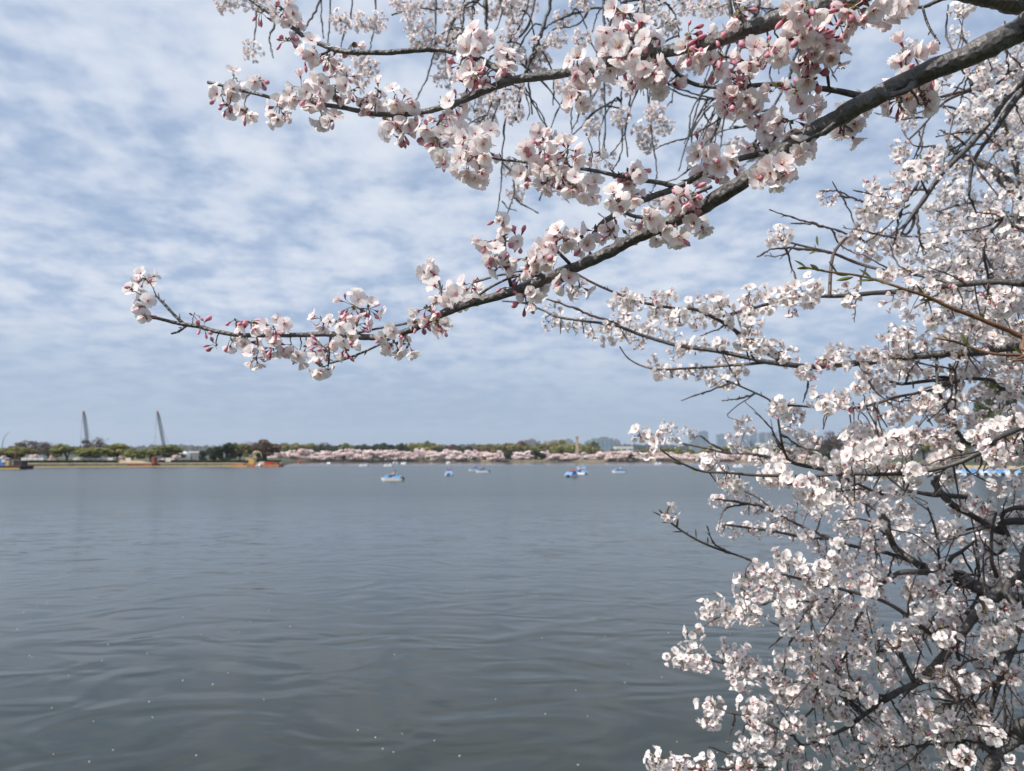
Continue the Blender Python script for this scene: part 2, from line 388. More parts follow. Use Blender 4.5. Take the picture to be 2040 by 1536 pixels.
kind('olive', (0.13, 0.13, 0.042), (0.33, 0.305, 0.115), 'olive green spring tree', 3, n=2300, leaf=0.044, clumps=26, low=0.16)
kind('green', (0.115, 0.135, 0.04), (0.31, 0.31, 0.105), 'fresh green round tree', 3, n=2400, leaf=0.044, clumps=28, low=0.18)
kind('lime', (0.16, 0.165, 0.04), (0.34, 0.32, 0.10), 'yellow green budding tree', 3, n=2200, leaf=0.044, clumps=24, low=0.1)
kind('dark', (0.02, 0.034, 0.018), (0.065, 0.09, 0.042), 'dark evergreen tree', 3, n=2400, leaf=0.044, clumps=30, low=0.02, spread=0.85)
kind('bare', (0.055, 0.042, 0.034), (0.16, 0.12, 0.095), 'bare brown tree', 3, trans=0.1, n=2600, leaf=0.020, clumps=26, low=0.2)
kind('russet', (0.10, 0.058, 0.04), (0.23, 0.14, 0.10), 'reddish brown budding tree', 3, trans=0.1, n=2400, leaf=0.036, clumps=26, low=0.14)
TREE_N = 0
def tree(key, px, top, Y, wpx, label, group=None, base=1.2, depth=1.0):
    global TREE_N
    cr, tr, _ = KIND[key]; i = TREE_N; TREE_N += 1
    base = .7 if key == 'cherry' else base; h = (at(px, top, Y)[2] - base) * (1.14 if key != 'rose' else 1.05); wd = wpx * Y / FPX
    e = empty({'cherry': 'cherry_tree', 'rose': 'cherry_tree', 'dark': 'evergreen_tree', 'bare': 'bare_tree'}.get(key, 'broadleaf_tree'), (xat(px, Y), Y, base), (i * 2.39996) % 6.283)
    e.scale = (wd, wd * depth, h)
    link('trunk', tr[i % len(tr)], e); link('crown', cr[i % len(cr)], e)
    tag(e, label, 'tree', group); return e
# left shore (about 230-290 m)
G = 'trees on the construction shore'
for k_, px, top, Y, wd, lab in [
    ('olive', 12, 896, 238, 44, 'olive green tree behind the blue work boat'), ('bare', 62, 881, 262, 64, 'wide bare brown tree above the white site fence'),
    ('bare', 96, 883, 250, 40, 'bare brown tree beside the long white fence panels'), ('olive', 40, 892, 246, 52, 'olive brown tree behind the work boat mast'),
    ('green', 134, 888, 244, 58, 'green round tree between the bare tree and first crane'), ('bare', 188, 874, 262, 50, 'tall bare brown tree at the foot of the first crane'),
    ('green', 186, 893, 236, 56, 'low spreading green tree below the first crane'), ('olive', 234, 884, 250, 48, 'thin olive tree midway between the two cranes'),
    ('green', 264, 897, 240, 34, 'small green tree by the rust red barge'), ('green', 300, 896, 243, 36, 'small green tree left of the second crane boom'),
    ('green', 334, 889, 250, 56, 'wide green tree below the second crane boom'), ('dark', 405, 897, 256, 16, 'narrow dark evergreen beside the white columned hall'),
    ('dark', 428, 888, 252, 28, 'dark evergreen tree right of the white columned hall'), ('dark', 451, 885, 254, 32, 'broad dark evergreen tree by the dredging barge'),
    ('olive', 478, 884, 275, 40, 'olive tree between dark evergreen and excavator'), ('bare', 505, 884, 285, 42, 'bare brown tree behind the yellow excavator'),
    ('russet', 530, 879, 300, 50, 'reddish brown tree right of the yellow excavator'), ('dark', 520, 902, 262, 22, 'small dark bush beside the yellow excavator')]:
    tree(k_, px, top - 1, Y, wd * 1.32, lab, G)
for px, top, Y, wd, lab in [(8, 908, 232, 22, 'small pale pink cherry by the blue work boat'), (66, 905, 243, 34, 'pale pink cherry in front of the wide bare tree'),
    (104, 908, 240, 26, 'pale pink cherry under the bare brown tree'), (158, 910, 240, 20, 'small pink cherry between two green trees'),
    (245, 908, 242, 26, 'pink cherry behind the rust red barge'), (318, 908, 243, 30, 'pink cherry under the wide green tree'),
    (350, 906, 243, 26, 'pink cherry in front of the white dome'), (508, 899, 270, 24, 'small pink cherry above the excavator arm')]:
    tree('cherry', px, top, Y, wd, lab, G)
# far cherry row, about 500 m
rg_ = np.random.default_rng(21)
x = 548.0
while x < 1650:
    Y = np.interp(x, [548, 600, 1000, 1500, 1610, 1660], [478, 488, 512, 527, 470, 420])
    top = np.interp(x, [548, 640, 700, 880, 1000, 1120, 1640], [897, 897, 896, 895, 897, 901, 902]) + rg_.normal() * 2.0
    if not (1004 < x < 1020 or 1062 < x < 1080):
        tree('cherry', x, top, Y + rg_.uniform(-5, 6), rg_.uniform(34, 48), 'pale pink cherry in the far row ' + ('behind the red channel buoy' if x < 640 else 'behind the lone tan pedal boat' if x < 850 else 'behind the head on pedal boat' if x < 1005 else 'between the dark bushes' if x < 1110 else 'at the foot of the slender tan tower' if x < 1200 else 'below the low white hall' if x < 1290 else 'below the skyline towers'), 'cherry row on the far shore')
    x += rg_.uniform(17, 24)
for px, top, wd in [(1012, 900, 20), (1066, 897, 22), (1080, 900, 24), (1258, 904, 18), (660, 894, 16)]:
    tree('dark', px, top, 500, wd, 'dark green bush standing among the pink cherry row', 'dark bushes in the cherry row')
GB = 'trees behind the cherry row'
LB = {'olive': 'olive tree behind the far cherry row', 'green': 'green tree behind the far cherry row', 'dark': 'dark evergreen behind the far cherry row', 'bare': 'bare brown tree behind the far cherry row',
      'russet': 'reddish brown tree behind the far cherry row', 'lime': 'yellow green tree behind the far cherry row'}
for a, b, y0, ks in [(555, 650, 884, ['dark', 'bare', 'olive', 'dark', 'olive']), (650, 770, 888, ['dark', 'russet', 'dark', 'green']), (770, 880, 884, ['olive', 'green', 'olive', 'dark']),
                     (880, 955, 888, ['dark', 'olive', 'russet']), (900, 968, 890, ['russet', 'russet']), (955, 1050, 885, ['olive', 'russet', 'green', 'olive']), (1050, 1120, 888, ['green', 'olive']),
                     (1115, 1185, 883, ['lime', 'olive', 'lime']), (1185, 1290, 898, ['green', 'lime', 'olive']), (1290, 1420, 897, ['lime', 'olive', 'lime']), (1420, 1600, 892, ['lime', 'green', 'lime', 'olive'])]:
    x = a
    while x < b:
        kk = ks[int(rg_.integers(len(ks)))]
        tree(kk, x, y0 + rg_.normal() * 2.2, rg_.uniform(560, 700), rg_.uniform(30, 52), LB[kk], GB)
        x += rg_.uniform(10, 17)
# right shore
for px, top, Y, wd in [(1625, 872, 470, 56), (1655, 862, 440, 66), (1690, 861, 420, 66), (1725, 866, 400, 60), (1770, 862, 330, 80), (1840, 858, 280, 90)]:
    tree('bare', px, top, Y, wd, 'bare grey brown tree in the wood behind the pink tree', 'bare wood on the right shore')
tree('rose', 1712, 876, 262, 84, 'round deep pink cherry standing alone on the right shore')
for px, top, Y, wd in [(1648, 898, 330, 34), (1672, 900, 300, 34), (1625, 900, 420, 30)]:
    tree('dark', px, top, Y, wd, 'dark green shrub left of the deep pink tree', 'shrubs beside the deep pink tree')
kind('moss', (0.05, 0.062, 0.025), (0.15, 0.16, 0.062), 'muted green tree', 2, n=2600, leaf=0.03, clumps=30, low=0.12)
tree('moss', 1985, 760, 175, 120, 'tall green tree behind the boat dock')
tree('olive', 1885, 862, 200, 90, 'olive tree behind the boat dock')
tree('moss', 2095, 820, 170, 100, 'green tree at the far end of the boat dock')

# ------------------------------------------------------------------ buildings
M['b_brown'] = plain('wall_brown', (0.22, 0.16, 0.15), 0.8, 0.1, 0.05); M['b_tan'] = plain('wall_tan', (0.44, 0.33, 0.27), 0.8, 0.1, 0.05)
M['b_white'] = plain('wall_white', (0.62, 0.60, 0.57), 0.7, 0.06, 0.05); M['b_blue'] = plain('wall_blue', (0.25, 0.35, 0.44), 0.4, 0.15, 0.05)
M['b_grey'] = plain('wall_grey', (0.24, 0.30, 0.37), 0.6, 0.12, 0.05); M['b_glass'] = plain('window_glass', (0.13, 0.19, 0.25), 0.3, 0.2, 0.05, spec=0.6)  # grey wall colour made bluer and paler: distance haze of the towers painted in
M['b_roof'] = plain('roof_grey', (0.24, 0.23, 0.22), 0.8, 0.1, 0.1)
def building(px0, px1, top, Y, wall, label, floors=8, roofbox=True, name='office_building', base=1.0):
    x0, x1 = xat(px0, Y), xat(px1, Y); wdt = x1 - x0; h = at((px0 + px1) / 2, top, Y)[2] - base; dp = max(wdt * 0.6, 18)
    e = empty(name, ((x0 + x1) / 2, Y + dp / 2, base)); tag(e, label, 'building')
    b = MB(); b.box((0, 0, h / 2), (wdt, dp, h)); b.build('wall', wall, e)
    r = MB(); r.box((0, 0, h + 0.4), (wdt * 1.02, dp * 1.02, 0.8))
    if roofbox: r.box((wdt * 0.1, 0, h + 2.3), (wdt * 0.4, dp * 0.4, 3.0))
    r.build('roof', M['b_roof'], e)
    fh = h / (floors + 0.5); n = max(3, int(wdt / 7))
    for k in range(floors):
        q = MB(); z = fh * (k + 0.75)
        for i in range(n):
            q.box((-wdt / 2 + wdt * (i + 0.5) / n, -dp / 2 - 0.1, z), (wdt / n * 0.7, 0.5, fh * 0.5))
        q.box((-wdt / 2 - 0.1, 0, z), (0.5, dp * 0.85, fh * 0.5)); q.box((wdt / 2 + 0.1, 0, z), (0.5, dp * 0.85, fh * 0.5))
        q.build('window_band', M['b_glass'], e)
    return e
building(1046, 1068, 877, 1500, M['b_brown'], 'dark brown office block beyond the green trees', 7)
building(1068, 1078, 881, 1520, M['b_grey'], 'narrow grey block beside the dark brown office block', 6)
building(1084, 1120, 880, 1480, M['b_tan'], 'wide tan office block beyond the green trees', 7)
building(1120, 1142, 877, 1600, M['b_grey'], 'grey block left of the slender tan tower', 8)
building(1166, 1180, 880, 1450, M['b_grey'], 'small grey block right of the slender tan tower', 6)
building(1180, 1222, 874, 1400, M['b_blue'], 'long blue glass office building right of the tan tower', 8)
building(1218, 1236, 878, 1460, M['b_grey'], 'grey office block at the end of the blue glass building', 7)
building(1226, 1262, 889, 1100, M['b_white'], 'low white hall in front of the blue glass building', 2, False)
building(1376, 1394, 866, 2300, M['b_grey'], 'broad blue grey tower at the left end of the skyline', 16)
building(1394, 1412, 860, 2350, M['b_blue'], 'taller blue grey tower beside the broad skyline tower', 18)
building(1430, 1448, 866, 2420, M['b_blue'], 'pale blue tower alone in the skyline gap', 16)
building(1478, 1492, 868, 2400, M['b_blue'], 'short blue tower left of the tallest skyline tower', 15)
building(1495, 1509, 856, 2420, M['b_blue'], 'tallest slim blue tower of the skyline', 20)
building(1514, 1530, 863, 2350, M['b_grey'], 'grey blue tower right of the tallest skyline tower', 16)
building(1530, 1550, 862, 2300, M['b_grey'], 'wide dark blue block in the skyline', 16)
building(1556, 1586, 858, 2450, M['b_blue'], 'wide pale blue tower at the right end of the skyline', 18)
building(1515, 1560, 882, 1300, M['b_white'], 'low cream building below the skyline towers', 4, False)
building(66, 86, 884, 1500, M['b_grey'], 'grey block showing behind the wide bare tree', 5)
building(11, 17, 893, 1300, M['b_white'], 'small white tower at the foot of the curved spire', 5, False)
# slender tan tower on the far shore
e = empty('slender_tower', (xat(1150, 516), 516, 1.1)); tag(e, 'slender tan stone tower rising above the cherry row', 'tower')
hh = at(1150, 868, 516)[2] - 1.1
q = MB(); q.box((0, 0, hh * .46), (2.0, 2.0, hh * .92), taper=0.85); q.build('shaft', M['b_tan'], e)
q = MB(); q.box((0, 0, hh * .95), (2.5, 2.5, hh * .06)); q.box((0, 0, hh * .99), (1.2, 1.2, hh * .05), taper=0.4); q.build('cap', M['b_tan'], e)
q = MB(); q.box((0, 0, .5), (3.4, 3.4, 1.0)); q.build('base', M['b_white'], e)
# curved steel spire
M['steel'] = plain('steel', (0.30, 0.31, 0.33), 0.35, 0.1, 0.2, metal=0.7)
e = empty('curved_spire', (xat(4, 1700), 1700, 2)); tag(e, 'thin curved steel spire behind the left shore trees', 'monument')
c0 = np.array(e.location); pts = spline([at(px, py, 1700) - c0 for px, py in [(3, 905), (4, 890), (7, 876), (12, 866), (20, 859)]], 5)
q = MB(); q.tube(pts, np.linspace(1.5, 0.35, len(pts)), 6); q.build('spire_blade', M['steel'], e)
q = MB(); q.box((0, 0, 1.5), (12, 12, 5)); q.build('plinth', M['b_grey'], e)

# white domed tent and columned hall on the left shore
M['canvas'] = plain('canvas', (0.80, 0.80, 0.78), 0.7, 0.03, 0.5)
e = empty('dome_tent', (xat(364, 256), 256, 1.2)); tag(e, 'bright white rounded dome tent on the construction shore', 'tent')
hh = at(364, 899, 256)[2] - 1.2; V = []; F = []; nr, na = 7, 16
for i in range(nr):
    t = i / (nr - 1) * math.pi / 2
    for j in range(na): V.append((2.6 * math.cos(t) ** .7 * math.cos(j * 2 * math.pi / na), 2.6 * math.cos(t) ** .7 * math.sin(j * 2 * math.pi / na), hh * .35 + hh * .65 * math.sin(t)))
for i in range(nr - 1):
    for j in range(na): F.append((i * na + j, i * na + (j + 1) % na, (i + 1) * na + (j + 1) % na, (i + 1) * na + j))
link('dome_roof', mesh_data('dome_roof', V, F, M['canvas'], smooth=True), e)
q = MB(); q.tube([(0, 0, 0), (0, 0, hh * .36)], [2.62, 2.62], 16); q.build('tent_wall', M['canvas'], e)
q = MB(); q.box((0, -2.62, 1.1), (1.2, 0.12, 2.2)); q.build('door', M['b_grey'], e)
e = empty('columned_hall', (xat(389, 258), 260, 1.2)); tag(e, 'white columned hall beside the dome tent', 'building')
hh = at(389, 899, 258)[2] - 1.2
q = MB(); q.box((0, 0, hh * .42), (3.8, 4.0, hh * .84)); q.build('wall', M['b_white'], e)
q = MB(); q.box((0, 0, hh * .92), (4.6, 5.0, hh * .16)); q.build('roof', M['b_white'], e)
for i in range(5):
    q = MB(); q.tube([(-1.9 + i * .95, -2.3, 0), (-1.9 + i * .95, -2.3, hh * .84)], [.16, .13], 8); q.build('column', M['b_white'], e)
for i in range(3):
    q = MB(); q.box((-1.2 + i * 1.2, -2.02, hh * .45), (.6, .1, hh * .4)); q.build('window', M['b_glass'], e)
# white site fence panels and low site huts
M['fence'] = plain('fence_white', (0.66, 0.63, 0.58), 0.7, 0.08, 1.0)
for a, b, Y, lab in [(42, 92, 236, 'long white hoarding behind the work boat'), (145, 236, 234, 'long white hoarding under the green trees'), (250, 262, 236, 'short white hoarding beside the rust red barge'), (330, 348, 238, 'short white hoarding left of the dome tent')]:
    e = empty('site_fence', (xat(a, Y), Y, 1.2)); tag(e, lab, 'fence', 'site fences')
    n = int((xat(b, Y) - xat(a, Y)) / 1.9)
    for i in range(n):
        q = MB(); q.box((i * 1.9 + .9, 0, .95), (1.75, .06, 1.3)); q.build('panel', M['fence'], e)
        q = MB(); q.box((i * 1.9, 0, .9), (.1, .12, 1.8)); q.build('post', M['b_grey'], e)
# dark clipped hedges along the left shore
def hedge(px0, px1, Y, h, label):
    x0, x1 = xat(px0, Y), xat(px1, Y); rg = np.random.default_rng(int(px0) + 50); n = int((x1 - x0) * 110)
    c = np.stack([rg.uniform(0, x1 - x0, n), rg.uniform(-.6, .6, n), h * rg.uniform(.05, 1, n) ** .7], 1); d = rg.normal(size=(n, 3)); d /= np.linalg.norm(d, axis=1, keepdims=True)
    t = np.cross(d, rg.normal(size=(n, 3))); t /= np.linalg.norm(t, axis=1, keepdims=True); b = np.cross(d, t); s = .16
    V = np.stack([c - t * s, c - b * s, c + t * s, c + b * s], 1).reshape(-1, 3)
    e = empty('hedge', (x0, Y, 1.1)); tag(e, label, 'hedge', 'hedges on the construction shore')
    link('foliage', fast_mesh('hedge_foliage', V, np.arange(n * 4).reshape(-1, 4), bpy.data.materials['foliage_dark'], pk=np.repeat(rg.uniform(0, .7, n), 4)), e)
for a, b, Y, lab in [(56, 140, 226, 'dark hedge below the wide bare tree'), (140, 236, 230, 'dark hedge below the long white hoarding'), (318, 400, 240, 'dark hedge in front of the dome tent'), (400, 500, 243, 'dark hedge in front of the dark evergreens'), (506, 560, 248, 'dark hedge right of the excavator')]:
    hedge(a, b, Y, .9, lab)
# soil heap
V = []; F = []; rg2 = np.random.default_rng(4)
for i in range(9):
    for j in range(25):
        u = i / 8 * 2 - 1; v = j / 24 * 2 - 1
        V.append((v * 7.5, u * 2.2, max(0, (1 - u * u)) * max(0, 1 - abs(v) ** 2.2) * .8 * (1 + .2 * rg2.normal())))
for i in range(8):
    for j in range(24): a = i * 25 + j; F.append((a, a + 1, a + 26, a + 25))
o = link('soil_heap', mesh_data('soil_heap', V, F, M['soil'])); o.location = (xat(255, 237), 237, 1.15); tag(o, 'low tan heap of excavated soil beside the rust red barge', 'soil heap')

# ------------------------------------------------------------------ cranes, barges, boats
M['crane'] = plain('crane_steel', (0.022, 0.026, 0.034), 0.7, 0.1, 1); M['red'] = plain('red_paint', (0.45, 0.05, 0.035), 0.5, 0.1, 1)
M['yellow'] = plain('yellow_paint', (0.55, 0.39, 0.12), 0.5, 0.1, 1); M['orange'] = plain('orange_paint', (0.46, 0.18, 0.09), 0.6, 0.2, .6)
M['rust'] = plain('rust', (0.23, 0.085, 0.055), 0.85, 0.3, .6); M['black'] = plain('black_paint', (0.02, 0.02, 0.022), 0.6, 0.1, 1)
M['bluep'] = plain('blue_paint', (0.05, 0.17, 0.42), 0.45, 0.1, 1)
def crane(pxb, pyb, pxt, pyt, Y, label):
    foot = at(pxb, pyb, Y); tip = at(pxt, pyt, Y); 
    d = (tip - foot) / (tip[2] - foot[2]); base = foot + d * (3.4 - foot[2]); base[1] = Y
    e = empty('crawler_crane', (base[0], Y, 1.2)); tag(e, label, 'crane', 'lattice boom cranes'); o = np.array(e.location)
    A = base - o; B = tip - o; ax = (B - A) / np.linalg.norm(B - A); Ln = np.linalg.norm(B - A)
    u = np.array([0, 1.0, 0]); v = np.cross(ax, u); v /= np.linalg.norm(v)
    def wid(t): return 0.44 * min(1, 0.35 + t * 6, (1 - t) * 5 + 0.30)
    q = MB(); N_ = 20; C = []
    for i in range(N_ + 1):
        t = i / N_; c = A + ax * Ln * t; k = wid(t); C.append([c + u * k * a + v * k * b for a, b in ((1, 1), (-1, 1), (-1, -1), (1, -1))])
    for i in range(N_):
        for j in range(4):
            q.bar(C[i][j], C[i + 1][j], 0.09, 4)
            q.bar(C[i][j], C[i + 1][(j + 1) % 4], 0.045, 3); q.bar(C[i][j], C[i][(j + 1) % 4], 0.04, 3)
    q.build('lattice_boom', M['crane'], e)
    q = MB()
    for s in (-1, 1): q.bar(B + u * .3 * s - ax * 1.5, B + u * .25 * s + ax * .2, .12, 5)
    q.bar(B - u * .35, B + u * .35, .28, 8); q.bar(B - ax * 1.4 + v * .2, B + ax * .1 + v * .2, .1, 5); q.build('boom_tip', M['red'], e)
    q = MB(); q.box((1.2, 0, 2.2), (5.2, 3.0, 2.0)); q.build('machine_house', M['crane'], e)
    q = MB(); q.box((-1.4, -1.2, 2.3), (1.3, 1.1, 1.9)); q.build('cab', M['b_glass'], e)
    q = MB(); q.box((3.6, 0, 2.1), (1.0, 3.0, 1.6)); q.build('counterweight', M['black'], e)
    for s in (-1, 1):
        q = MB(); q.box((0, s * 1.9, .55), (6, .9, 1.1), taper=.9); q.build('track', M['black'], e)
    q = MB()
    for s in (-1, 1): q.bar(np.array([1.6, s * .6, 5.5]), B, .03, 3)
    for s in (-1, 1): q.bar((2.4, s * .6, 3.0), (1.6, s * .6, 5.6), .09, 4)
    q.build('pendant_line', M['crane'], e)
    hk = B + np.array([-.5, 0, 0]); q = MB(); q.bar(hk, (hk[0], hk[1], 6.5), .06, 3); q.build('hoist_line', M['crane'], e)
    q = MB(); q.box((hk[0], hk[1], 6.2), (.7, .5, 1.3), taper=.6); q.build('hook_block', M['black'], e)
crane(174, 880, 167, 820, 300, 'tall dark lattice crane with red tip above the bare tree')
crane(327, 890, 314, 820, 305, 'tall dark lattice crane leaning over the wide green tree')
def barge(px0, px1, Y, h, hullmat, label, name='work_barge'):
    x0, x1 = xat(px0, Y), xat(px1, Y); e = empty(name, ((x0 + x1) / 2, Y, 0)); wdt = x1 - x0
    tag(e, label, 'barge'); q = MB()
    V = []
    for y in (-2.5, 2.5):
        for a, z in ((-.5, h), (-.47, -.3), (.47, -.3), (.5, h)): V.append((a * wdt, y, z))
    q.add(V, [(0, 1, 2, 3), (7, 6, 5, 4), (0, 4, 5, 1), (1, 5, 6, 2), (2, 6, 7, 3), (3, 7, 4, 0)]); q.build('hull', hullmat, e)
    q = MB(); q.box((0, 0, h + .06), (wdt * .99, 4.9, .1)); q.build('deck', M['rust'], e); return e, wdt
e, wb = barge(498, 562, 222, .75, M['orange'], 'orange and red dredging barge below the excavator')
for i, (a, z, s, mm) in enumerate([(-.42, 1.6, (1.6, 2, 1.5), 'yellow'), (-.1, 1.2, (1.5, 2, .8), 'b_white'), (.12, 1.15, (2.4, 2, .7), 'red'), (.3, 1.1, (1.8, 2, .6), 'rust')]):
    q = MB(); q.box((a * wb, 0, z), s); q.build('deck_crate', M[mm], e)
e, wb = barge(455, 500, 224, .45, M['yellow'], 'low yellow pontoon left of the dredging barge')
q = MB(); q.box((0, 0, .8), (3, 2, .6)); q.build('deck_crate', M['orange'], e)
e, wb = barge(262, 312, 225, .9, M['rust'], 'rust red barge moored by the soil heap')
q = MB(); q.box((wb * .42, 0, 1.9), (1.0, 2, 2.0)); q.build('wheelhouse', M['rust'], e)
q = MB(); q.bar((wb * .44, 0, 1), (wb * .44, 0, 4.2), .12, 5); q.build('mast', M['rust'], e)
# work boat, far left
e, wb = barge(-14, 56, 178, .8, M['black'], 'blue and black work boat with a yellow mast', 'work_boat'); e['category'] = 'boat'
q = MB(); q.box((-1.6, 0, 1.7), (2.6, 2.2, 1.7), taper=.9); q.build('cabin', M['bluep'], e)
q = MB(); q.box((-.9, -.2, 2.0), (.9, 2.0, .7)); q.build('window', M['b_white'], e)
q = MB(); q.box((2.6, 0, 1.5), (2.2, 2.0, 1.3)); q.build('winch_house', M['black'], e)
q = MB(); q.bar((1.2, 0, .8), (1.2, 0, 4.4), .16, 5, r2=.08); q.build('mast', M['rust'], e)
q = MB(); q.box((.9, -2.0, 1.2), (.7, .6, 1.9)); q.build('spud_post', M['yellow'], e)
q = MB(); q.box((0, -2.6, .12), (wb * .98, .5, .4)); q.build('fender', M['yellow'], e)
# excavator
e = empty('excavator', (xat(500, 236), 236, 1.2)); tag(e, 'yellow excavator with bent arm on the construction shore', 'excavator')
for s in (-1, 1):
    q = MB(); q.box((0, s * .9, .4), (3, .6, .8), taper=.9); q.build('track', M['black'], e)
q = MB(); q.box((-.2, 0, 1.3), (2.4, 1.9, .9)); q.build('body', M['yellow'], e)
q = MB(); q.box((.2, -.6, 2.1), (1.0, .8, 1.0), taper=.85); q.build('cab', M['b_glass'], e)
q = MB(); q.tube([(.4, .3, 1.6), (.6, .3, 3.2), (2.0, .3, 3.7), (3.0, .3, 3.2)], [.28, .25, .2, .15], 4); q.build('boom', M['yellow'], e)
q = MB(); q.bar((3.0, .3, 3.3), (3.5, .3, 1.9), .16, 4); q.build('dipper_arm', M['yellow'], e)
q = MB(); q.box((3.4, .3, 1.6), (.6, .7, .6), taper=.6); q.build('bucket', M['black'], e)
# yellow floating boom along the left shore
e = empty('turbidity_boom', (xat(60, 205), 205, 0)); tag(e, 'line of yellow floats along the construction shore', 'boom')
fl = mesh_data('float', *(lambda q: (q.tube([(-.75, 0, .1), (-.6, 0, .1), (.6, 0, .1), (.75, 0, .1)], [.04, .13, .13, .04], 8), (q.v, q.f))[1])(MB()), M['yellow'])
n = 62
for i in range(n):
    px = 60 + (480 - 60) * i / (n - 1); Y = np.interp(px, [60, 300, 480], [205, 222, 226]); f = link('float', fl, e)
    f.location = (xat(px, Y) - e.location.x, Y - 205 + .3 * math.sin(i), 0)

# pedal boats
M['pontoon_tan'] = plain('pontoon_tan', (0.76, 0.70, 0.58), 0.45, 0.05, 1); M['pontoon_white'] = plain('pontoon_white', (0.82, 0.81, 0.78), 0.45, 0.04, 1)
M['seat_blue'] = plain('seat_blue', (0.14, 0.31, 0.58), 0.4, 0.08, 1); M['seat_pale'] = plain('seat_pale', (0.24, 0.44, 0.68), 0.4, 0.08, 1)
def pontoon_mesh(mat, nm):
    mb = MB(); xs = [-1.6, -1.5, -1.1, 0, 1.0, 1.4, 1.62]; hw = [.12, .24, .30, .31, .30, .22, .06]; zt = [.26, .32, .34, .34, .36, .40, .42]; zb = [.0, -.12, -.16, -.16, -.14, -.02, .3]
    V = []; F = []
    for x_, w_, a, b in zip(xs, hw, zt, zb): V += [(x_, -w_, a), (x_, -w_ * .8, b), (x_, w_ * .8, b), (x_, w_, a)]
    for i in range(len(xs) - 1):
        for j in range(4): F.append((i * 4 + j, i * 4 + (j + 1) % 4, i * 4 + 4 + (j + 1) % 4, i * 4 + 4 + j))
    F += [(3, 2, 1, 0), tuple(len(xs) * 4 - 4 + j for j in range(4))]
    return mesh_data(nm, V, F, mat)
PON = {k: pontoon_mesh(M['pontoon_' + k], 'pontoon') for k in ('tan', 'white')}
def part_mesh(nm, fn, mat, smooth=False):
    mb = MB(); fn(mb); return mesh_data(nm, mb.v, mb.f, mat, smooth=smooth)
def prism(mb, prof, y0, y1):
    n = len(prof); V = [(x, y0, z) for x, z in prof] + [(x, y1, z) for x, z in prof]
    mb.add(V, [tuple(range(n)), tuple(range(2 * n - 1, n - 1, -1))] + [(i, i + n, (i + 1) % n + n, (i + 1) % n) for i in range(n)])
BP = {}
M['seat_white'] = plain('seat_white', (0.62, 0.65, 0.70), 0.4, 0.05, 1)
for key in ('blue', 'pale', 'white'):
    mt = M['seat_' + key]
    BP[key] = dict(deck=part_mesh('deck', lambda m: m.box((0, 0, .38), (2.7, 1.5, .08)), mt),
                   cowl=part_mesh('cowl', lambda m: prism(m, [(.55, .42), (.62, .86), (.80, .90), (1.15, .66), (1.42, .43)], -.66, .66), mt),
                   seat=part_mesh('seat', lambda m: prism(m, [(-.75, .42), (-.05, .42), (-.02, .62), (-.42, .60), (-.62, 1.12), (-.76, 1.10)], -.30, .30), mt),
                   back=part_mesh('rear_hump', lambda m: prism(m, [(-1.30, .42), (-.78, .42), (-.80, .78), (-1.0, .80), (-1.25, .60)], -.66, .66), mt))
WHEEL = part_mesh('paddle_box', lambda m: prism(m, [(-1.78, .12), (-1.30, .12), (-1.32, .50), (-1.5, .56), (-1.72, .46)], -.26, .26), M['black'])
def pedal_boat(px, py, heading, pon, col, label, scale=1.0, group='pedal boats', Y=None):
    Y = 2.8 * FPX / (py - HORIZON) if Y is None else Y
    e = empty('pedal_boat', (xat(px, Y), Y, 0.02), heading); scale *= .8; e.scale = (scale,) * 3; tag(e, label, 'boat', group)
    for s in (-1, 1): o = link('pontoon', PON[pon], e); o.location = (0, .52 * s, 0)
    b = BP[col]; link('deck', b['deck'], e); link('cowl', b['cowl'], e); link('rear_hump', b['back'], e)
    for s in (-1, 1): o = link('seat', b['seat'], e); o.location = (0, .34 * s, 0)
    link('paddle_box', WHEEL, e); return e
# people: one continuous skinned body in a seated pose, jacket and hair as children
def skin_body(joints, edges, radii, nm, mats):
    me = bpy.data.meshes.new(nm); me.from_pydata(joints, edges, []); o = bpy.data.objects.new(nm, me); COL.objects.link(o)
    md = o.modifiers.new('s', 'SKIN'); 
    for i, r in enumerate(radii): me.skin_vertices[0].data[i].radius = (r, r * .9)
    me.skin_vertices[0].data[0].use_root = True
    sb = o.modifiers.new('d', 'SUBSURF'); sb.levels = 1; sb.render_levels = 1
    dg = bpy.context.evaluated_depsgraph_get(); ev = o.evaluated_get(dg); m2 = bpy.data.meshes.new_from_object(ev)
    bpy.data.objects.remove(o); m2.materials.clear()
    for m in mats: m2.materials.append(m)
    for p in m2.polygons:
        c = p.center; p.use_smooth = True
        p.material_index = 1 if (c.z > .50 or (c.x > .40 and c.z > .1 and c.z < .42 and abs(c.y) < .2 and c.x < .56)) else (2 if c.z < .12 or c.x > .3 and c.z < .14 else 0)
    return m2
M['skin'] = plain('skin', (0.48, 0.28, 0.20), 0.6, 0.05, 5); M['hair'] = plain('hair', (0.045, 0.028, 0.02), 0.7, 0.2, 10); M['trousers'] = plain('trousers', (0.05, 0.06, 0.10), 0.8, 0.1, 5)
SHIRT = {k: plain('shirt_' + k, c, 0.8, 0.08, 5) for k, c in dict(red=(0.45, 0.05, 0.04), orange=(0.62, 0.22, 0.09), white=(0.7, 0.7, 0.68), navy=(0.05, 0.07, 0.16), plum=(0.24, 0.06, 0.10), pink=(0.7, 0.42, 0.36)).items()}
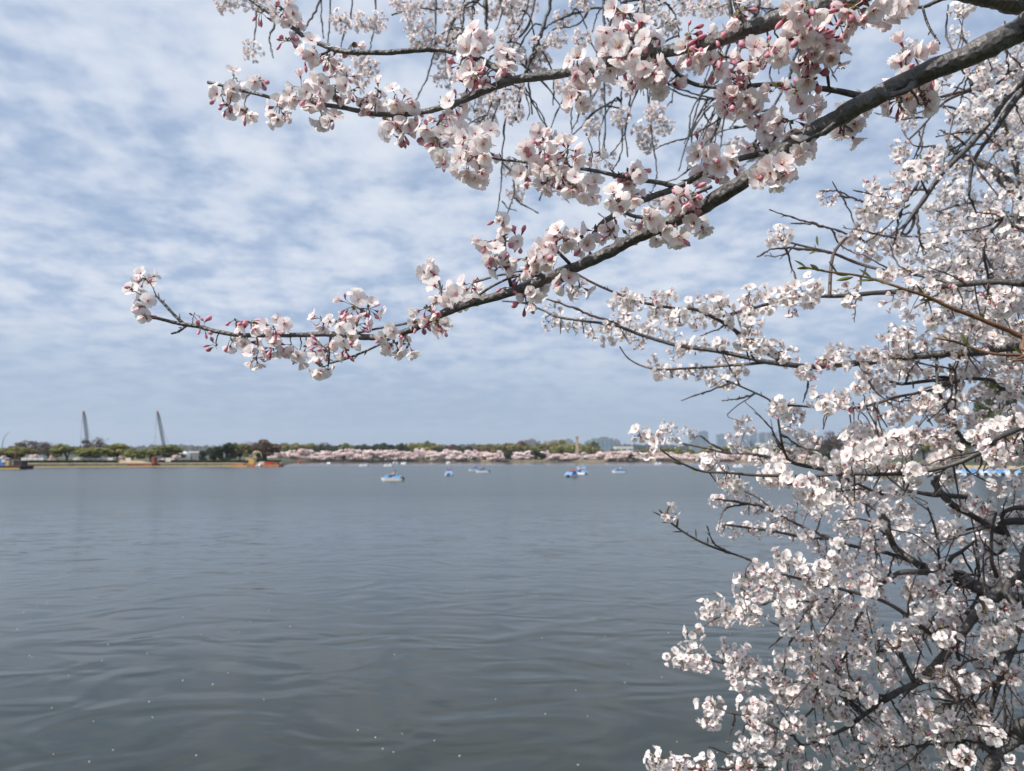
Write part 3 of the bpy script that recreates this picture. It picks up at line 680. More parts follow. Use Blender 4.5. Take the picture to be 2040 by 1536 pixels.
J = [(0, 0, .0), (0, 0, .22), (0, 0, .44), (0, 0, .52), (.01, 0, .62), (.02, 0, .74),
     (0, .19, .42), (.16, .24, .22), (.42, .15, .30), (.50, .13, .31), (0, -.19, .42), (.16, -.24, .22), (.42, -.15, .30), (.50, -.13, .31),
     (.05, .10, .0), (.45, .11, .08), (.68, .11, -.28), (.80, .11, -.30), (.05, -.10, .0), (.45, -.11, .08), (.68, -.11, -.28), (.80, -.11, -.30)]
E_ = [(0, 1), (1, 2), (2, 3), (3, 4), (4, 5), (2, 6), (6, 7), (7, 8), (8, 9), (2, 10), (10, 11), (11, 12), (12, 13), (0, 14), (14, 15), (15, 16), (16, 17), (0, 18), (18, 19), (19, 20), (20, 21)]
R_ = [.14, .14, .13, .055, .095, .085, .07, .05, .04, .035, .07, .05, .04, .035, .09, .075, .05, .045, .09, .075, .05, .045]
BODY = {k: skin_body(J, E_, R_, 'person_' + k, [SHIRT[k], M['skin'], M['trousers']]) for k in SHIRT}
def jacket_mesh(mat):
    V = []; F = []; n = 10
    for z, rx, ry in ((.06, .17, .20), (.22, .19, .21), (.38, .17, .20), (.46, .10, .13)):
        for j in range(n): a = j * 2 * math.pi / n; V.append((rx * math.cos(a), ry * math.sin(a), z))
    for i in range(3):
        for j in range(n): F.append((i * n + j, i * n + (j + 1) % n, i * n + n + (j + 1) % n, i * n + n + j))
    return mesh_data('life_jacket', V, F, mat, smooth=True)
JACK = {k: jacket_mesh(M[m]) for k, m in dict(red='red', orange='orange').items()}
def hair_mesh():
    V = []; F = []; n = 10
    for t in np.linspace(-.25, 1.45, 6):
        for j in range(n):
            a = j * 2 * math.pi / n; r = .108 * math.cos(t)
            V.append((-.012 + r * math.cos(a) * (1.0 if math.cos(a) < 0 or t > .5 else .72), r * math.sin(a), .685 + .115 * math.sin(t)))
    for i in range(5):
        for j in range(n): F.append((i * n + j, i * n + (j + 1) % n, i * n + n + (j + 1) % n, i * n + n + j))
    F.append(tuple(5 * n + j for j in range(n))); return mesh_data('hair', V, F, M['hair'], smooth=True)
HAIR = hair_mesh()
def face_mesh():
    mb = MB(); mb.add([(.105, 0, .70), (.14, 0, .672), (.105, .018, .668), (.105, -.018, .668)], [(0, 2, 1), (0, 1, 3), (1, 2, 3)], 0)
    for s in (-1, 1):
        mb.box((.105, s * .034, .705), (.014, .02, .012), 1); mb.box((.02, s * .098, .685), (.03, .016, .05), 0)
    mb.box((.106, 0, .645), (.012, .045, .01), 2); return mesh_data('face', mb.v, mb.f, [M['skin'], M['black'], M['red']], mb.m)
FACE = face_mesh()
def seat_person(boat, side, shirt, label, jacket=None):
    s = boat.scale.x; h = boat.rotation_euler.z; lx, ly, lz = -.30, .34 * side, .74
    x_ = boat.location.x + s * (lx * math.cos(h) - ly * math.sin(h)); y_ = boat.location.y + s * (lx * math.sin(h) + ly * math.cos(h))
    p = empty('person', (x_, y_, boat.location.z + s * lz), h); p.scale = (s,) * 3
    tag(p, label, 'person', 'people in the pedal boats')
    link('body', BODY[shirt], p); link('hair', HAIR, p); link('face', FACE, p)
    if jacket: link('life_jacket', JACK[jacket], p)
PI = math.pi
b1 = pedal_boat(783, 957, PI - .05, 'tan', 'pale', 'pale blue pedal boat with tan pontoons floating apart from the others', 1.02)
seat_person(b1, 1, 'pink', 'person in pale pink top in the lone tan pedal boat'); seat_person(b1, -1, 'plum', 'person in plum top in the lone tan pedal boat', None)
b2 = pedal_boat(895, 947, -PI / 2 + .08, 'white', 'blue', 'blue pedal boat coming head on with two red jackets')
seat_person(b2, 1, 'navy', 'person in red life jacket in the head on pedal boat', 'red'); seat_person(b2, -1, 'navy', 'person in red life jacket in the head on pedal boat', 'red')
b3 = pedal_boat(946, 938, PI + .1, 'tan', 'blue', 'blue pedal boat half hidden behind another one')
seat_person(b3, 1, 'navy', 'dark clothed person in the half hidden pedal boat', 'red')
b4 = pedal_boat(962, 941, PI - .08, 'tan', 'blue', 'blue pedal boat seen side on overlapping its neighbour')
seat_person(b4, 1, 'red', 'person in red in the overlapping side on pedal boat', 'red'); seat_person(b4, -1, 'plum', 'person in plum in the overlapping side on pedal boat')
b5 = pedal_boat(1138, 950, -PI / 2 - .5, 'tan', 'blue', 'blue pedal boat turned toward the bank in the cluster of three')
seat_person(b5, 1, 'plum', 'person in plum top in the front boat of the cluster'); seat_person(b5, -1, 'red', 'person in red in the front boat of the cluster', 'red')
b6 = pedal_boat(1156, 944.5, -PI / 2 + .9, 'white', 'blue', 'dark blue pedal boat in the middle of the cluster of three')
seat_person(b6, 1, 'red', 'person in red jacket in the middle boat of the cluster', 'red'); seat_person(b6, -1, 'white', 'person in white top in the middle boat of the cluster')
b7 = pedal_boat(1159, 933, PI, 'white', 'pale', 'pale pedal boat behind the cluster of three')
seat_person(b7, 1, 'white', 'person in white in the pale boat behind the cluster')
b8 = pedal_boat(1233, 941.5, PI + .05, 'white', 'blue', 'blue and white pedal boat right of the cluster')
seat_person(b8, 1, 'white', 'person in white in the boat right of the cluster'); seat_person(b8, -1, 'plum', 'person in plum in the boat right of the cluster')
for i, (px, py, hd) in enumerate([(520, 930, 1.2), (655, 926, -1.4), (725, 929, 3.2), (774, 929, 3.1), (788, 924, .5), (805, 924.5, 2.6), (893, 924, -1.3), (1312, 926, 3.3), (1470, 931, 3.1)]):
    pedal_boat(px, py, hd, 'white', 'white', 'tiny white pedal boat close to the far shore', 1.15, 'distant pedal boats')
# buoy
q = MB(); q.tube([(0, 0, -.3), (0, 0, .3), (0, 0, .9), (0, 0, 1.7), (0, 0, 2.3)], [.5, .7, .55, .25, .18], 10); o = q.build('channel_buoy', M['red'], smooth=True); o.location = (xat(597, 400), 400, 0)
tag(o, 'small red channel buoy near the start of the cherry row', 'buoy')
# boat dock on the right shore
M['wood'] = plain('dock_wood', (0.34, 0.29, 0.22), 0.8, 0.15, 2)
e = empty('floating_dock', (xat(1960, 118), 118, 0)); tag(e, 'long low wooden boat dock off the right shore', 'dock')
pl = MB(); pl.box((0, 0, .45), (.9, 2.6, .1)); plm = mesh_data('plank', pl.v, pl.f, M['wood'])
for i in range(34): o = link('plank', plm, e); o.location = (-8 + i * .96, 0, 0)
q = MB(); q.box((8, -1.2, .2), (34, .25, .4)); q.box((8, 1.2, .2), (34, .25, .4)); q.build('beam', M['wood'], e)
pm = MB(); pm.tube([(0, 0, -1), (0, 0, 2.0)], [.14, .12], 8); pmm = mesh_data('pile', pm.v, pm.f, M['wood'])
for i in range(8): o = link('pile', pmm, e); o.location = (-7 + i * 4.4, 1.45, 0)
for i in range(12):
    pedal_boat(1884 + i * 17, 950, PI / 2 + .08 * math.sin(i * 3), 'white', ('blue', 'white', 'pale')[i % 3], 'pedal boat moored nose in along the wooden dock', 1.0, 'moored pedal boats', Y=114.2)
for i in range(9):
    pedal_boat(1896 + i * 22, 950, -PI / 2 + .08 * math.sin(i * 5), 'white', 'blue', 'blue pedal boat moored on the shore side of the dock', 1.0, 'moored pedal boats, shore side', Y=122.0)
# floating petals
rg3 = np.random.default_rng(12); n = 90
yy = rg3.uniform(6, 16, n) ** 1.0; px = rg3.uniform(-100, 2100, n); cl = rg3.integers(0, 14, n); cx = rg3.uniform(0, 1700, 14); cyy = rg3.uniform(6.4, 12, 14); use = rg3.uniform(size=n) < .55
px = np.where(use, cx[cl] + rg3.normal(size=n) * 110, px); yy = np.where(use, cyy[cl] + rg3.normal(size=n) * .5, yy)
c = np.stack([(px - 1020) / FPX * yy, yy, np.full(n, .006)], 1); a = rg3.uniform(0, 6.28, n); s = rg3.uniform(.006, .013, n)
ring = np.arange(6) * math.pi / 3
V = c[:, None, :] + np.stack([np.cos(ring + a[:, None]) * s[:, None], np.sin(ring + a[:, None]) * s[:, None] * .8, np.abs(np.sin(ring))[None, :] * s[:, None] * .3], 2)
fast = fast_mesh('floating_petals', V.reshape(-1, 3), np.arange(n * 6).reshape(-1, 6), M['petal_white'], pk=np.full(n * 6, .9))
tag(link('floating_petals', fast), 'scattered fallen petals floating on the water', 'petals', kind='stuff')
# ------------------------------------------------------------------ blossoms: shared meshes
def blossom_geo(seed, phi0, phi1, cols, rows, stam, size=1.0, half=False):
    """five notched petals facing +Z, calyx joint at the origin; about 3.3 cm across when open"""
    rg = np.random.default_rng(seed); V = []; F = []; mi = []; pk = []
    Lp = 0.0178 * size; zc = 0.0075
    for p in range(5):
        a0 = p * 2 * math.pi / 5 + rg.normal() * .07; f0 = phi0 + rg.normal() * .12; f1 = phi1 + rg.normal() * .20
        ca, sa = math.cos(a0), math.sin(a0); rad, z = 0.0022, zc; o = len(V); tw = rg.normal() * .10; cup = rg.uniform(.10, .26)
        for i in range(rows + 1):
            v = i / rows; ph = f0 + (f1 - f0) * v ** 1.3
            if i: rad += math.sin(ph) * Lp / rows; z += math.cos(ph) * Lp / rows
            wv = (0.16 + 0.98 * math.sin(min(v * 1.02, 1) ** 0.85 * math.pi * 0.76)) * 0.0067 * size
            nx, nz = -math.cos(ph), math.sin(ph)
            for j in range(cols + 1):
                u = j / cols * 2 - 1
                ln = (-0.19 * Lp * (1 - abs(u)) ** 1.8 - 0.24 * Lp * abs(u) ** 2.6) * (v ** 4)      # notch and rounded corners
                bend = cup * u * u * wv + tw * u * wv * v + rg.normal() * .0004 * v
                r_ = rad + math.sin(ph) * ln + nx * bend; z_ = z + math.cos(ph) * ln + nz * bend; t_ = u * wv
                V.append((r_ * ca - t_ * sa, r_ * sa + t_ * ca, z_)); pk.append(0.18 + 0.66 * min(1, v * 1.8) + .06 * (1 - abs(u)))
        for i in range(rows):
            for j in range(cols):
                a = o + i * (cols + 1) + j; F.append((a, a + 1, a + cols + 2, a + cols + 1)); mi.append(0)
    for k in range(stam):
        a = k * 2.39996 + rg.normal() * .2; tl = rg.uniform(.15, .55); L_ = rg.uniform(.0065, .0105) * size; d = np.array([math.sin(tl) * math.cos(a), math.sin(tl) * math.sin(a), math.cos(tl)])
        b = np.array([0, 0, zc]); s = np.cross(d, (0.3, 0.2, 1)); s = s / np.linalg.norm(s) * .00028; e = b + d * L_; o = len(V)
        V += [b - s, b + s, e + s, e - s]; F.append((o, o + 1, o + 2, o + 3)); mi.append(0); pk += [.3] * 4
        o = len(V); h = .0009; V += [e + d * h, e + s * 3.2, e - s * 3.2, e + np.cross(s, d) * 3.2, e - np.cross(s, d) * 3.2]; pk += [0] * 5
        F += [(o, o + 1, o + 3, o + 3), (o, o + 3, o + 2, o + 2), (o, o + 2, o + 4, o + 4), (o, o + 4, o + 1, o + 1)]; mi += [2] * 4
    n = 5 if stam > 6 else 4; o = len(V)                                             # calyx tube
    for z_, r_ in ((0, .0008), (.004, .0019), (zc + .0004, .0022)):
        for j in range(n): V.append((r_ * math.cos(j * 2 * math.pi / n), r_ * math.sin(j * 2 * math.pi / n), z_)); pk.append(0)
    for i in range(2):
        for j in range(n): F.append((o + i * n + j, o + i * n + (j + 1) % n, o + (i + 1) * n + (j + 1) % n, o + (i + 1) * n + j)); mi.append(1)
    for p in range(5):                                                               # sepals
        a = p * 2 * math.pi / 5 + .63; o = len(V); c_, s_ = math.cos(a), math.sin(a)
        for r_, t_, z_ in ((.002, -.0012, zc - .0006), (.002, .0012, zc - .0006), (.0072, 0, zc - .0016)): V.append((r_ * c_ - t_ * s_, r_ * s_ + t_ * c_, z_)); pk.append(0)
        F.append((o, o + 1, o + 2, o + 2)); mi.append(1)
    return np.array(V), F, np.array(mi), np.array(pk)
def clean(F): return [f[:3] if f[2] == f[3] else f for f in F]
def bud_geo(seed, open_=0.0):
    V = []; F = []; mi = []; pk = []; n = 7; rg = np.random.default_rng(seed)
    prof = [(0, .0007, 1), (.0035, .0017, 1), (.0062, .0021, 1), (.0066, .0025, 0), (.0100, .0034 + open_ * .002, 0), (.0140, .0032 + open_ * .003, 0), (.0172, .0017 + open_ * .003, 0), (.0188, .0003 + open_ * .001, 0)]
    for i, (z_, r_, m_) in enumerate(prof):
        for j in range(n):
            a = j * 2 * math.pi / n + i * .12; k = 1 + .09 * rg.normal() * (m_ == 0)
            V.append((r_ * k * math.cos(a), r_ * k * math.sin(a), z_)); pk.append(.1 + (i - 3) * .16 + .25 * (j % 2))
    for i in range(len(prof) - 1):
        for j in range(n): F.append((i * n + j, i * n + (j + 1) % n, (i + 1) * n + (j + 1) % n, (i + 1) * n + j)); mi.append(1 if i < 3 else 0)
    return np.array(V), F, np.array(mi), np.array(pk)
OPEN = [(1.18, 1.45), (1.0, 1.30), (.80, 1.10), (.55, .80), (1.25, 1.62), (.32, .42)]
def cups(mat):
    hi = []
    for i, (a, b) in enumerate(OPEN):
        V, F, mi, pk = blossom_geo(40 + i, a, b, 4, 5, 13 if i < 5 else 5)
        hi.append(mesh_data('blossom', V, clean(F), [mat, M['calyx'], M['anther']], mi, True, np.clip(pk - (.22 if i == 5 else 0), 0, 1)))
    return hi
BLO_A = cups(M['petal']); BLO_B = cups(M['petal_white'])
BUDS = [mesh_data('bud', *(lambda g: (g[0], g[1]))(bud_geo(60 + i, o)), [M['bud'], M['calyx']], bud_geo(60 + i, o)[2], True, bud_geo(60 + i, o)[3]) for i, o in enumerate((0, .2, .7))]
LOW = [blossom_geo(80 + i, a, b, 2, 3, 5, 1.04) for i, (a, b) in enumerate(OPEN)]
LOWBUD = [bud_geo(90, 0), bud_geo(91, .5)]

class Tree:
    """collects branches, twigs, stalks and blossoms of one cherry tree"""
    def __init__(s, name, loc, label, petal, blo):
        s.root = empty(name, loc); tag(s.root, label, 'tree'); s.o = np.array(loc, dtype=float)
        s.pts = []; s.own = []; s.tw = MB(); s.st = MB(); s.blossoms = []; s.buds = []; s.petal = petal; s.blo = blo; s.rg = np.random.default_rng(hash_(label))
    def branch(s, pix, mat='bark', pre=None, sides=10, name='branch', knots=True, reg=True):
        """pix rows: px, py, depth, width px -> tube; pre: 3-D rows x,y,z,r leading in from the trunk"""
        rows = [] if pre is None else [list(r) for r in pre]
        for r in pix: q = P(r[0], r[1], r[2]); rows.append([*q, r[3] * (.84 if r[3] > 14 else .95) / FPX * r[2] / 2])
        sp = spline(rows, 7 if len(rows) < 30 else 6); k = len(sp)
        rad = np.maximum(sp[:, 3], .0006)
        if knots:
            nz = np.convolve(s.rg.normal(size=k + 8), np.ones(3) / 3, 'same')[4:-4]; rad = rad * (1 + .035 * nz)
            for i in range(3, k - 2):
                if s.rg.uniform() < .10: rad[i] *= 1.09
            jit = np.stack([np.convolve(s.rg.normal(size=k + 8), np.ones(5) / 5, 'same')[4:-4] for _ in range(3)], 1) * rad[:, None] * .16
            sp[:, :3] += jit
        if not knots:                                       # thin twigs: zigzag nodes and small swellings
            sp[1:-1, :3] += s.rg.normal(size=(k - 2, 3)) * (rad[1:-1, None] * .45); rad = rad * np.where(s.rg.uniform(size=k) < .22, 1.45, 1.0)
        V, F = tube_raw(sp[:, :3] - s.o, rad, sides, True, .03 if sides > 7 else 0, s.rg)
        al = np.repeat(np.concatenate([[0], np.cumsum(np.linalg.norm(np.diff(sp[:, :3], axis=0), axis=1))]), sides)
        o = link(name, mesh_data(name, V, F, M[mat], smooth=True, pk=al), s.root)
        if max(rad) < .02:                                  # bud spurs along young wood
            for i in range(2, k - 1):
                if s.rg.uniform() < .30:
                    d = s.rg.normal(size=3); d /= np.linalg.norm(d); l_ = s.rg.uniform(.005, .014)
                    d = d + (sp[i, :3] - sp[i - 1, :3]) / max(np.linalg.norm(sp[i, :3] - sp[i - 1, :3]), 1e-6) * .8; a = sp[i, :3] - s.o
                    V2, F2 = tube_raw(np.array([a, a + d * l_ * .6, a + d * l_]), np.array([.0011, .0014, .0004]), 4); s.tw.add(V2, F2, 0)
        if reg:
            for q, r in zip(sp[:, :3], rad): s.pts.append((*q, r)); s.own.append(o)
        return o
    def index(s):
        s.arr = np.array(s.pts); d = (s.arr[:, :3] - CAM); dep = d @ FWD
        s.dep = dep; s.px = 1020 + FPX * (d @ RT) / dep; s.py = 768 - FPX * (d @ UP) / dep
    def nearest(s, px, py, depth=None, tol=0.5):
        w = np.hypot(s.px - px, s.py - py)
        if depth is not None: w = w + 160 * np.maximum(0, np.abs(s.dep - depth) - tol)
        i = int(np.argmin(w)); return i, math.hypot(s.px[i] - px, s.py[i] - py)
    def twig(s, a, b, r0, r1, sag=0.0, n=5, m=0):
        a = np.asarray(a); b = np.asarray(b); L_ = np.linalg.norm(b - a); k = s.rg.normal(size=3) * L_ * .08
        mid = (a + b) / 2 + k + np.array([0, 0, sag * L_]); pts = spline([a, mid, b], 4)
        pts[1:-1] += s.rg.normal(size=(len(pts) - 2, 3)) * min(.0012, L_ * .02)
        V, F = tube_raw(pts - s.o, np.linspace(r0, r1, len(pts)), n); s.tw.add(V, F, m)
    def cluster(s, px, py, n, b, spread, depth=None, ddep=0.0, size=1.0, hang=0.25, jitter=0.0, tol=0.5, stalkn=3):
        i, dist = s.nearest(px, py, depth, tol); bp = s.arr[i, :3]
        dep = (s.dep[i] if depth is None else 0.5 * depth + 0.5 * s.dep[i] if dist < 60 else depth) + ddep + s.rg.normal() * jitter
        c = P(px, py, dep); R = spread * dep / FPX
        # spur or twig from the branch to the heart of the cluster
        v = c - bp; L_ = np.linalg.norm(v)
        heart = c if L_ > R else bp + v * .75
        r0 = min(s.arr[i, 3] * .7, .0011 + .010 * min(L_, .12)); s.twig(bp, heart, max(r0, .0010), .0011, -.10 if L_ > .05 else 0)
        if L_ > .04: s.pts_new.append((*heart, .001, px, py, dep))
        J_ = max(R - .015 * size, .007); k = max(n, 1)
        off = s.rg.uniform(0, 6.28)
        for j in range(n):
            z = 1 - 2 * (j + .5) / k; a = off + j * 2.39996; rr = math.sqrt(max(0, 1 - z * z))
            d = np.array([rr * math.cos(a), rr * math.sin(a), z * .85 - hang]) + s.rg.normal(size=3) * .28; d /= np.linalg.norm(d)
            q = c + d * J_ * s.rg.uniform(.75, 1.1); nrm = d * .9 + s.rg.normal(size=3) * .30 + np.array([0, -.15, -hang * .6]); nrm /= np.linalg.norm(nrm)
            s.blossoms.append((q, nrm, size * s.rg.uniform(.86, 1.12), dep, s.own[i])); s.stalk(heart, q, stalkn)
        for j in range(b):
            d = s.rg.normal(size=3); d[2] -= .5; d /= np.linalg.norm(d); q = c + d * max(J_, .012) * s.rg.uniform(.7, 1.05)
            nrm = d + s.rg.normal(size=3) * .3 + np.array([0, 0, -.3]); nrm /= np.linalg.norm(nrm)
            s.buds.append((q, nrm, size * s.rg.uniform(.75, 1.1), dep, s.own[i])); s.stalk(heart, q, stalkn)
        for j in range(s.rg.integers(2, 5)):                       # bracts at the heart
            d = s.rg.normal(size=3); d /= np.linalg.norm(d); t = np.cross(d, s.rg.normal(size=3)); t /= np.linalg.norm(t); h = heart - s.o; l_ = s.rg.uniform(.007, .014) * size
            s.tw.add([h, h + d * l_ * .5 + t * l_ * .28, h + d * l_, h + d * l_ * .5 - t * l_ * .28], [(0, 1, 2, 3)], 1)
    def rest_of_crown(s, limbs, count, size=.9):
        """the part of the crown outside the photograph: limbs given in metres, clusters along them and along every branch off to the side"""
        for rows in limbs: s.branch([], mat='bark', pre=rows, sides=8)
        s.index(); ok = [i for i in range(len(s.pts)) if s.arr[i, 3] < .042 and (s.dep[i] < .2 or s.px[i] > 2080 or s.py[i] < -110)]
        for _ in range(count):
            i = ok[int(s.rg.integers(len(ok)))]; c = s.arr[i, :3] + s.rg.normal(size=3) * .055; d0 = c - CAM; dp = d0 @ FWD
            if dp > .2 and 1020 + FPX * (d0 @ RT) / dp < 2075 and 768 - FPX * (d0 @ UP) / dp > -60: continue
            s.twig(s.arr[i, :3], c, .0014, .0011)
            for j in range(int(s.rg.integers(6, 10))):
                d = s.rg.normal(size=3); d[2] -= .2; d /= np.linalg.norm(d); q = c + d * s.rg.uniform(.012, .028); s.blossoms.append((q, d, size * s.rg.uniform(.86, 1.1), 9.0, s.own[i])); s.stalk(c, q)
    def stalk(s, a, b, n=3):
        m = (a + b) / 2 + s.rg.normal(size=3) * .0012 + np.array([0, 0, .001]); V, F = tube_raw(np.array([a, m, b]) - s.o, np.array([.0007, .0006, .0008]), n, False); s.st.add(V, F, 0)
    def rot(s, nrm):
        return (Vector((0, 0, 1)).rotation_difference(Vector(nrm)) @ Quaternion((0, 0, 1), s.rg.uniform(0, 6.28)))
    def finish(s, limit=300, budlimit=300):
        rank = sorted(range(len(s.blossoms)), key=lambda i: s.blossoms[i][3] / s.blossoms[i][2])
        vis = lambda t: True
        def inview(q):
            d = q - CAM; dep = d @ FWD; x_ = 1020 + FPX * (d @ RT) / dep; y_ = 768 - FPX * (d @ UP) / dep; return dep > .2 and -5 < x_ < 2045 and -5 < y_ < 1541
        sel = [i for i in rank if inview(s.blossoms[i][0])][:limit]; ss = set(sel)
        for i in sel:
            q, nrm, sz, dep, ow = s.blossoms[i]; o = link('blossom', s.blo[int(s.rg.choice(6, p=[.2, .24, .22, .14, .12, .08]))], ow)
            o.location = q - s.o; o.rotation_mode = 'QUATERNION'; o.rotation_quaternion = s.rot(nrm); o.scale = (sz,) * 3
        bs = [b for b in s.buds]; bs.sort(key=lambda t: t[3]); bsel = [b for b in bs if inview(b[0])][:budlimit]; ids = set(id(b) for b in bsel)
        for b in bsel:
            o = link('bud', BUDS[int(s.rg.choice(3, p=[.45, .3, .25]))], b[4]); o.location = b[0] - s.o; o.rotation_mode = 'QUATERNION'; o.rotation_quaternion = s.rot(b[1]); o.scale = (b[2],) * 3
        # the rest as one mass each
        rest = [s.blossoms[i] for i in range(len(s.blossoms)) if i not in ss]
        s.mass('blossom_mass', rest, LOW, [s.petal, M['calyx'], M['anther']], [.2, .24, .22, .14, .12, .08])
        s.mass('bud_mass', [b for b in bs if id(b) not in ids], LOWBUD, [M['bud'], M['calyx']], [.6, .4])
        if s.tw.v: o = s.tw.build('twigs', [M['twig'], M['bract']], s.root, True); o['kind'] = 'stuff'
        if s.st.v: o = s.st.build('flower_stalks', [M['stalk']], s.root); o['kind'] = 'stuff'
    def mass(s, name, items, geos, mats, p):
        if not items: return
        which = s.rg.choice(len(geos), len(items), p=p); Vs = []; Fs = []; ms = []; pks = []; off = 0
        for g, (V, F, mi, pk) in enumerate(geos):
            it = [items[i] for i in range(len(items)) if which[i] == g]
            if not it: continue
            Rm = np.array([np.array(s.rot(t[1]).to_matrix()) * t[2] for t in it]); T = np.array([t[0] - s.o for t in it]); n = len(it)
            X = np.einsum('nij,vj->nvi', Rm, V) + T[:, None, :]; Vs.append(X.reshape(-1, 3))
            T3 = []; m3 = []
            for f, m_ in zip(F, mi):
                T3.append(f[:3]); m3.append(m_)
                if f[2] != f[3]: T3.append((f[0], f[2], f[3])); m3.append(m_)
            T3 = np.array(T3); Fs.append((T3[None] + (np.arange(n) * len(V))[:, None, None] + off).reshape(-1, 3)); ms.append(np.tile(m3, n))
            pks.append(np.clip((pk[None] + s.rg.normal(size=(n, 1)) * .08 + .08 - (.2 if g == 5 else 0)), 0, 1.0).ravel()); off += n * len(V)
        me = fast_mesh(name, np.vstack(Vs), np.vstack(Fs), mats, np.concatenate(ms), True, np.concatenate(pks)); o = link(name, me, s.root); o['kind'] = 'stuff'
    pts_new = []

# ================================================================== tree A: near tree, trunk on the bank to the right of the viewer
A = Tree('cherry_tree', (2.45, .30, 1.1), 'nearest cherry tree with pink tinged blossom on a dark bough reaching over the water', M['petal'], BLO_A)
def trunk(T, rows, sides=16, name='trunk'):
    sp = spline(rows, 6); V, F = tube_raw(sp[:, :3] - T.o, sp[:, 3] * (1 + .05 * T.rg.normal(size=len(sp))), sides, True, .04, T.rg); link(name, mesh_data(name, V, F, M['bark'], smooth=True), T.root)
trunk(A, [(2.45, .30, 1.0, .26), (2.43, .30, 1.35, .19), (2.38, .33, 2.2, .16), (2.30, .36, 3.0, .15), (2.25, .42, 3.5, .12), (2.2, .7, 4.2, .09), (2.0, 1.3, 4.9, .07)])
A.branch([(2120, 20, .92, 64), (2040, 57, .94, 58), (1960, 97, .95, 54), (1880, 132, .97, 50), (1800, 166, .99, 46), (1740, 196, 1.0, 44), (1680, 229, 1.02, 42), (1620, 264, 1.04, 40), (1560, 304, 1.06, 38),
          (1500, 347, 1.08, 37), (1440, 387, 1.10, 36), (1390, 417, 1.12, 35), (1340, 440, 1.14, 32), (1280, 467, 1.16, 28), (1220, 498, 1.18, 27), (1160, 527, 1.2, 26), (1100, 551, 1.23, 25), (1050, 571, 1.25, 22),
          (990, 590, 1.28, 20), (930, 606, 1.30, 19), (870, 629, 1.33, 18), (820, 656, 1.36, 16), (780, 668, 1.38, 15), (740, 672, 1.40, 15), (690, 668, 1.42, 13), (640, 666, 1.43, 11), (590, 667, 1.45, 10),
          (540, 668, 1.46, 10), (480, 668, 1.48, 9), (430, 660, 1.49, 9), (395, 650, 1.5, 9), (360, 645, 1.5, 8), (330, 638, 1.5, 7), (305, 633, 1.51, 7), (289, 635, 1.51, 8)],
         pre=[(2.32, .36, 2.95, .06), (2.0, .50, 3.42, .045), (1.5, .68, 3.58, .036), (1.1, .78, 3.50, .031)], sides=14)
A.branch([(1760, -40, .95, 50), (1690, -2, .97, 48), (1640, 14, .98, 45), (1580, 31, 1.0, 42), (1500, 56, 1.02, 38), (1440, 76, 1.05, 34), (1380, 91, 1.08, 30), (1320, 105, 1.1, 28), (1270, 113, 1.12, 26), (1200, 126, 1.14, 24),
          (1140, 142, 1.16, 22), (1090, 150, 1.18, 21), (1040, 156, 1.2, 20), (1000, 166, 1.22, 16), (960, 184, 1.25, 14), (900, 207, 1.28, 13), (850, 222, 1.31, 12), (790, 229, 1.34, 11), (740, 226, 1.36, 11), (690, 216, 1.38, 10),
          (640, 208, 1.4, 9), (590, 201, 1.42, 8), (545, 195, 1.44, 7), (490, 182, 1.46, 7), (450, 172, 1.48, 6), (415, 164, 1.5, 7)],
         pre=[(2.30, .40, 3.15, .055), (1.95, .50, 3.62, .042), (1.4, .65, 3.78, .032), (.9, .80, 3.70, .024)], sides=14)
A.branch([(2160, -20, 1.12, 60), (2040, 2, 1.08, 50), (1985, 0, 1.08, 42), (1935, -8, 1.08, 32), (1890, -8, 1.09, 18), (1862, 4, 1.1, 9), (1840, 13, 1.1, 7), (1800, 17, 1.12, 6), (1770, 22, 1.12, 5)],
         pre=[(2.26, .45, 3.4, .05), (1.7, .75, 3.70, .038), (1.2, 1.0, 3.62, .03)], sides=12)
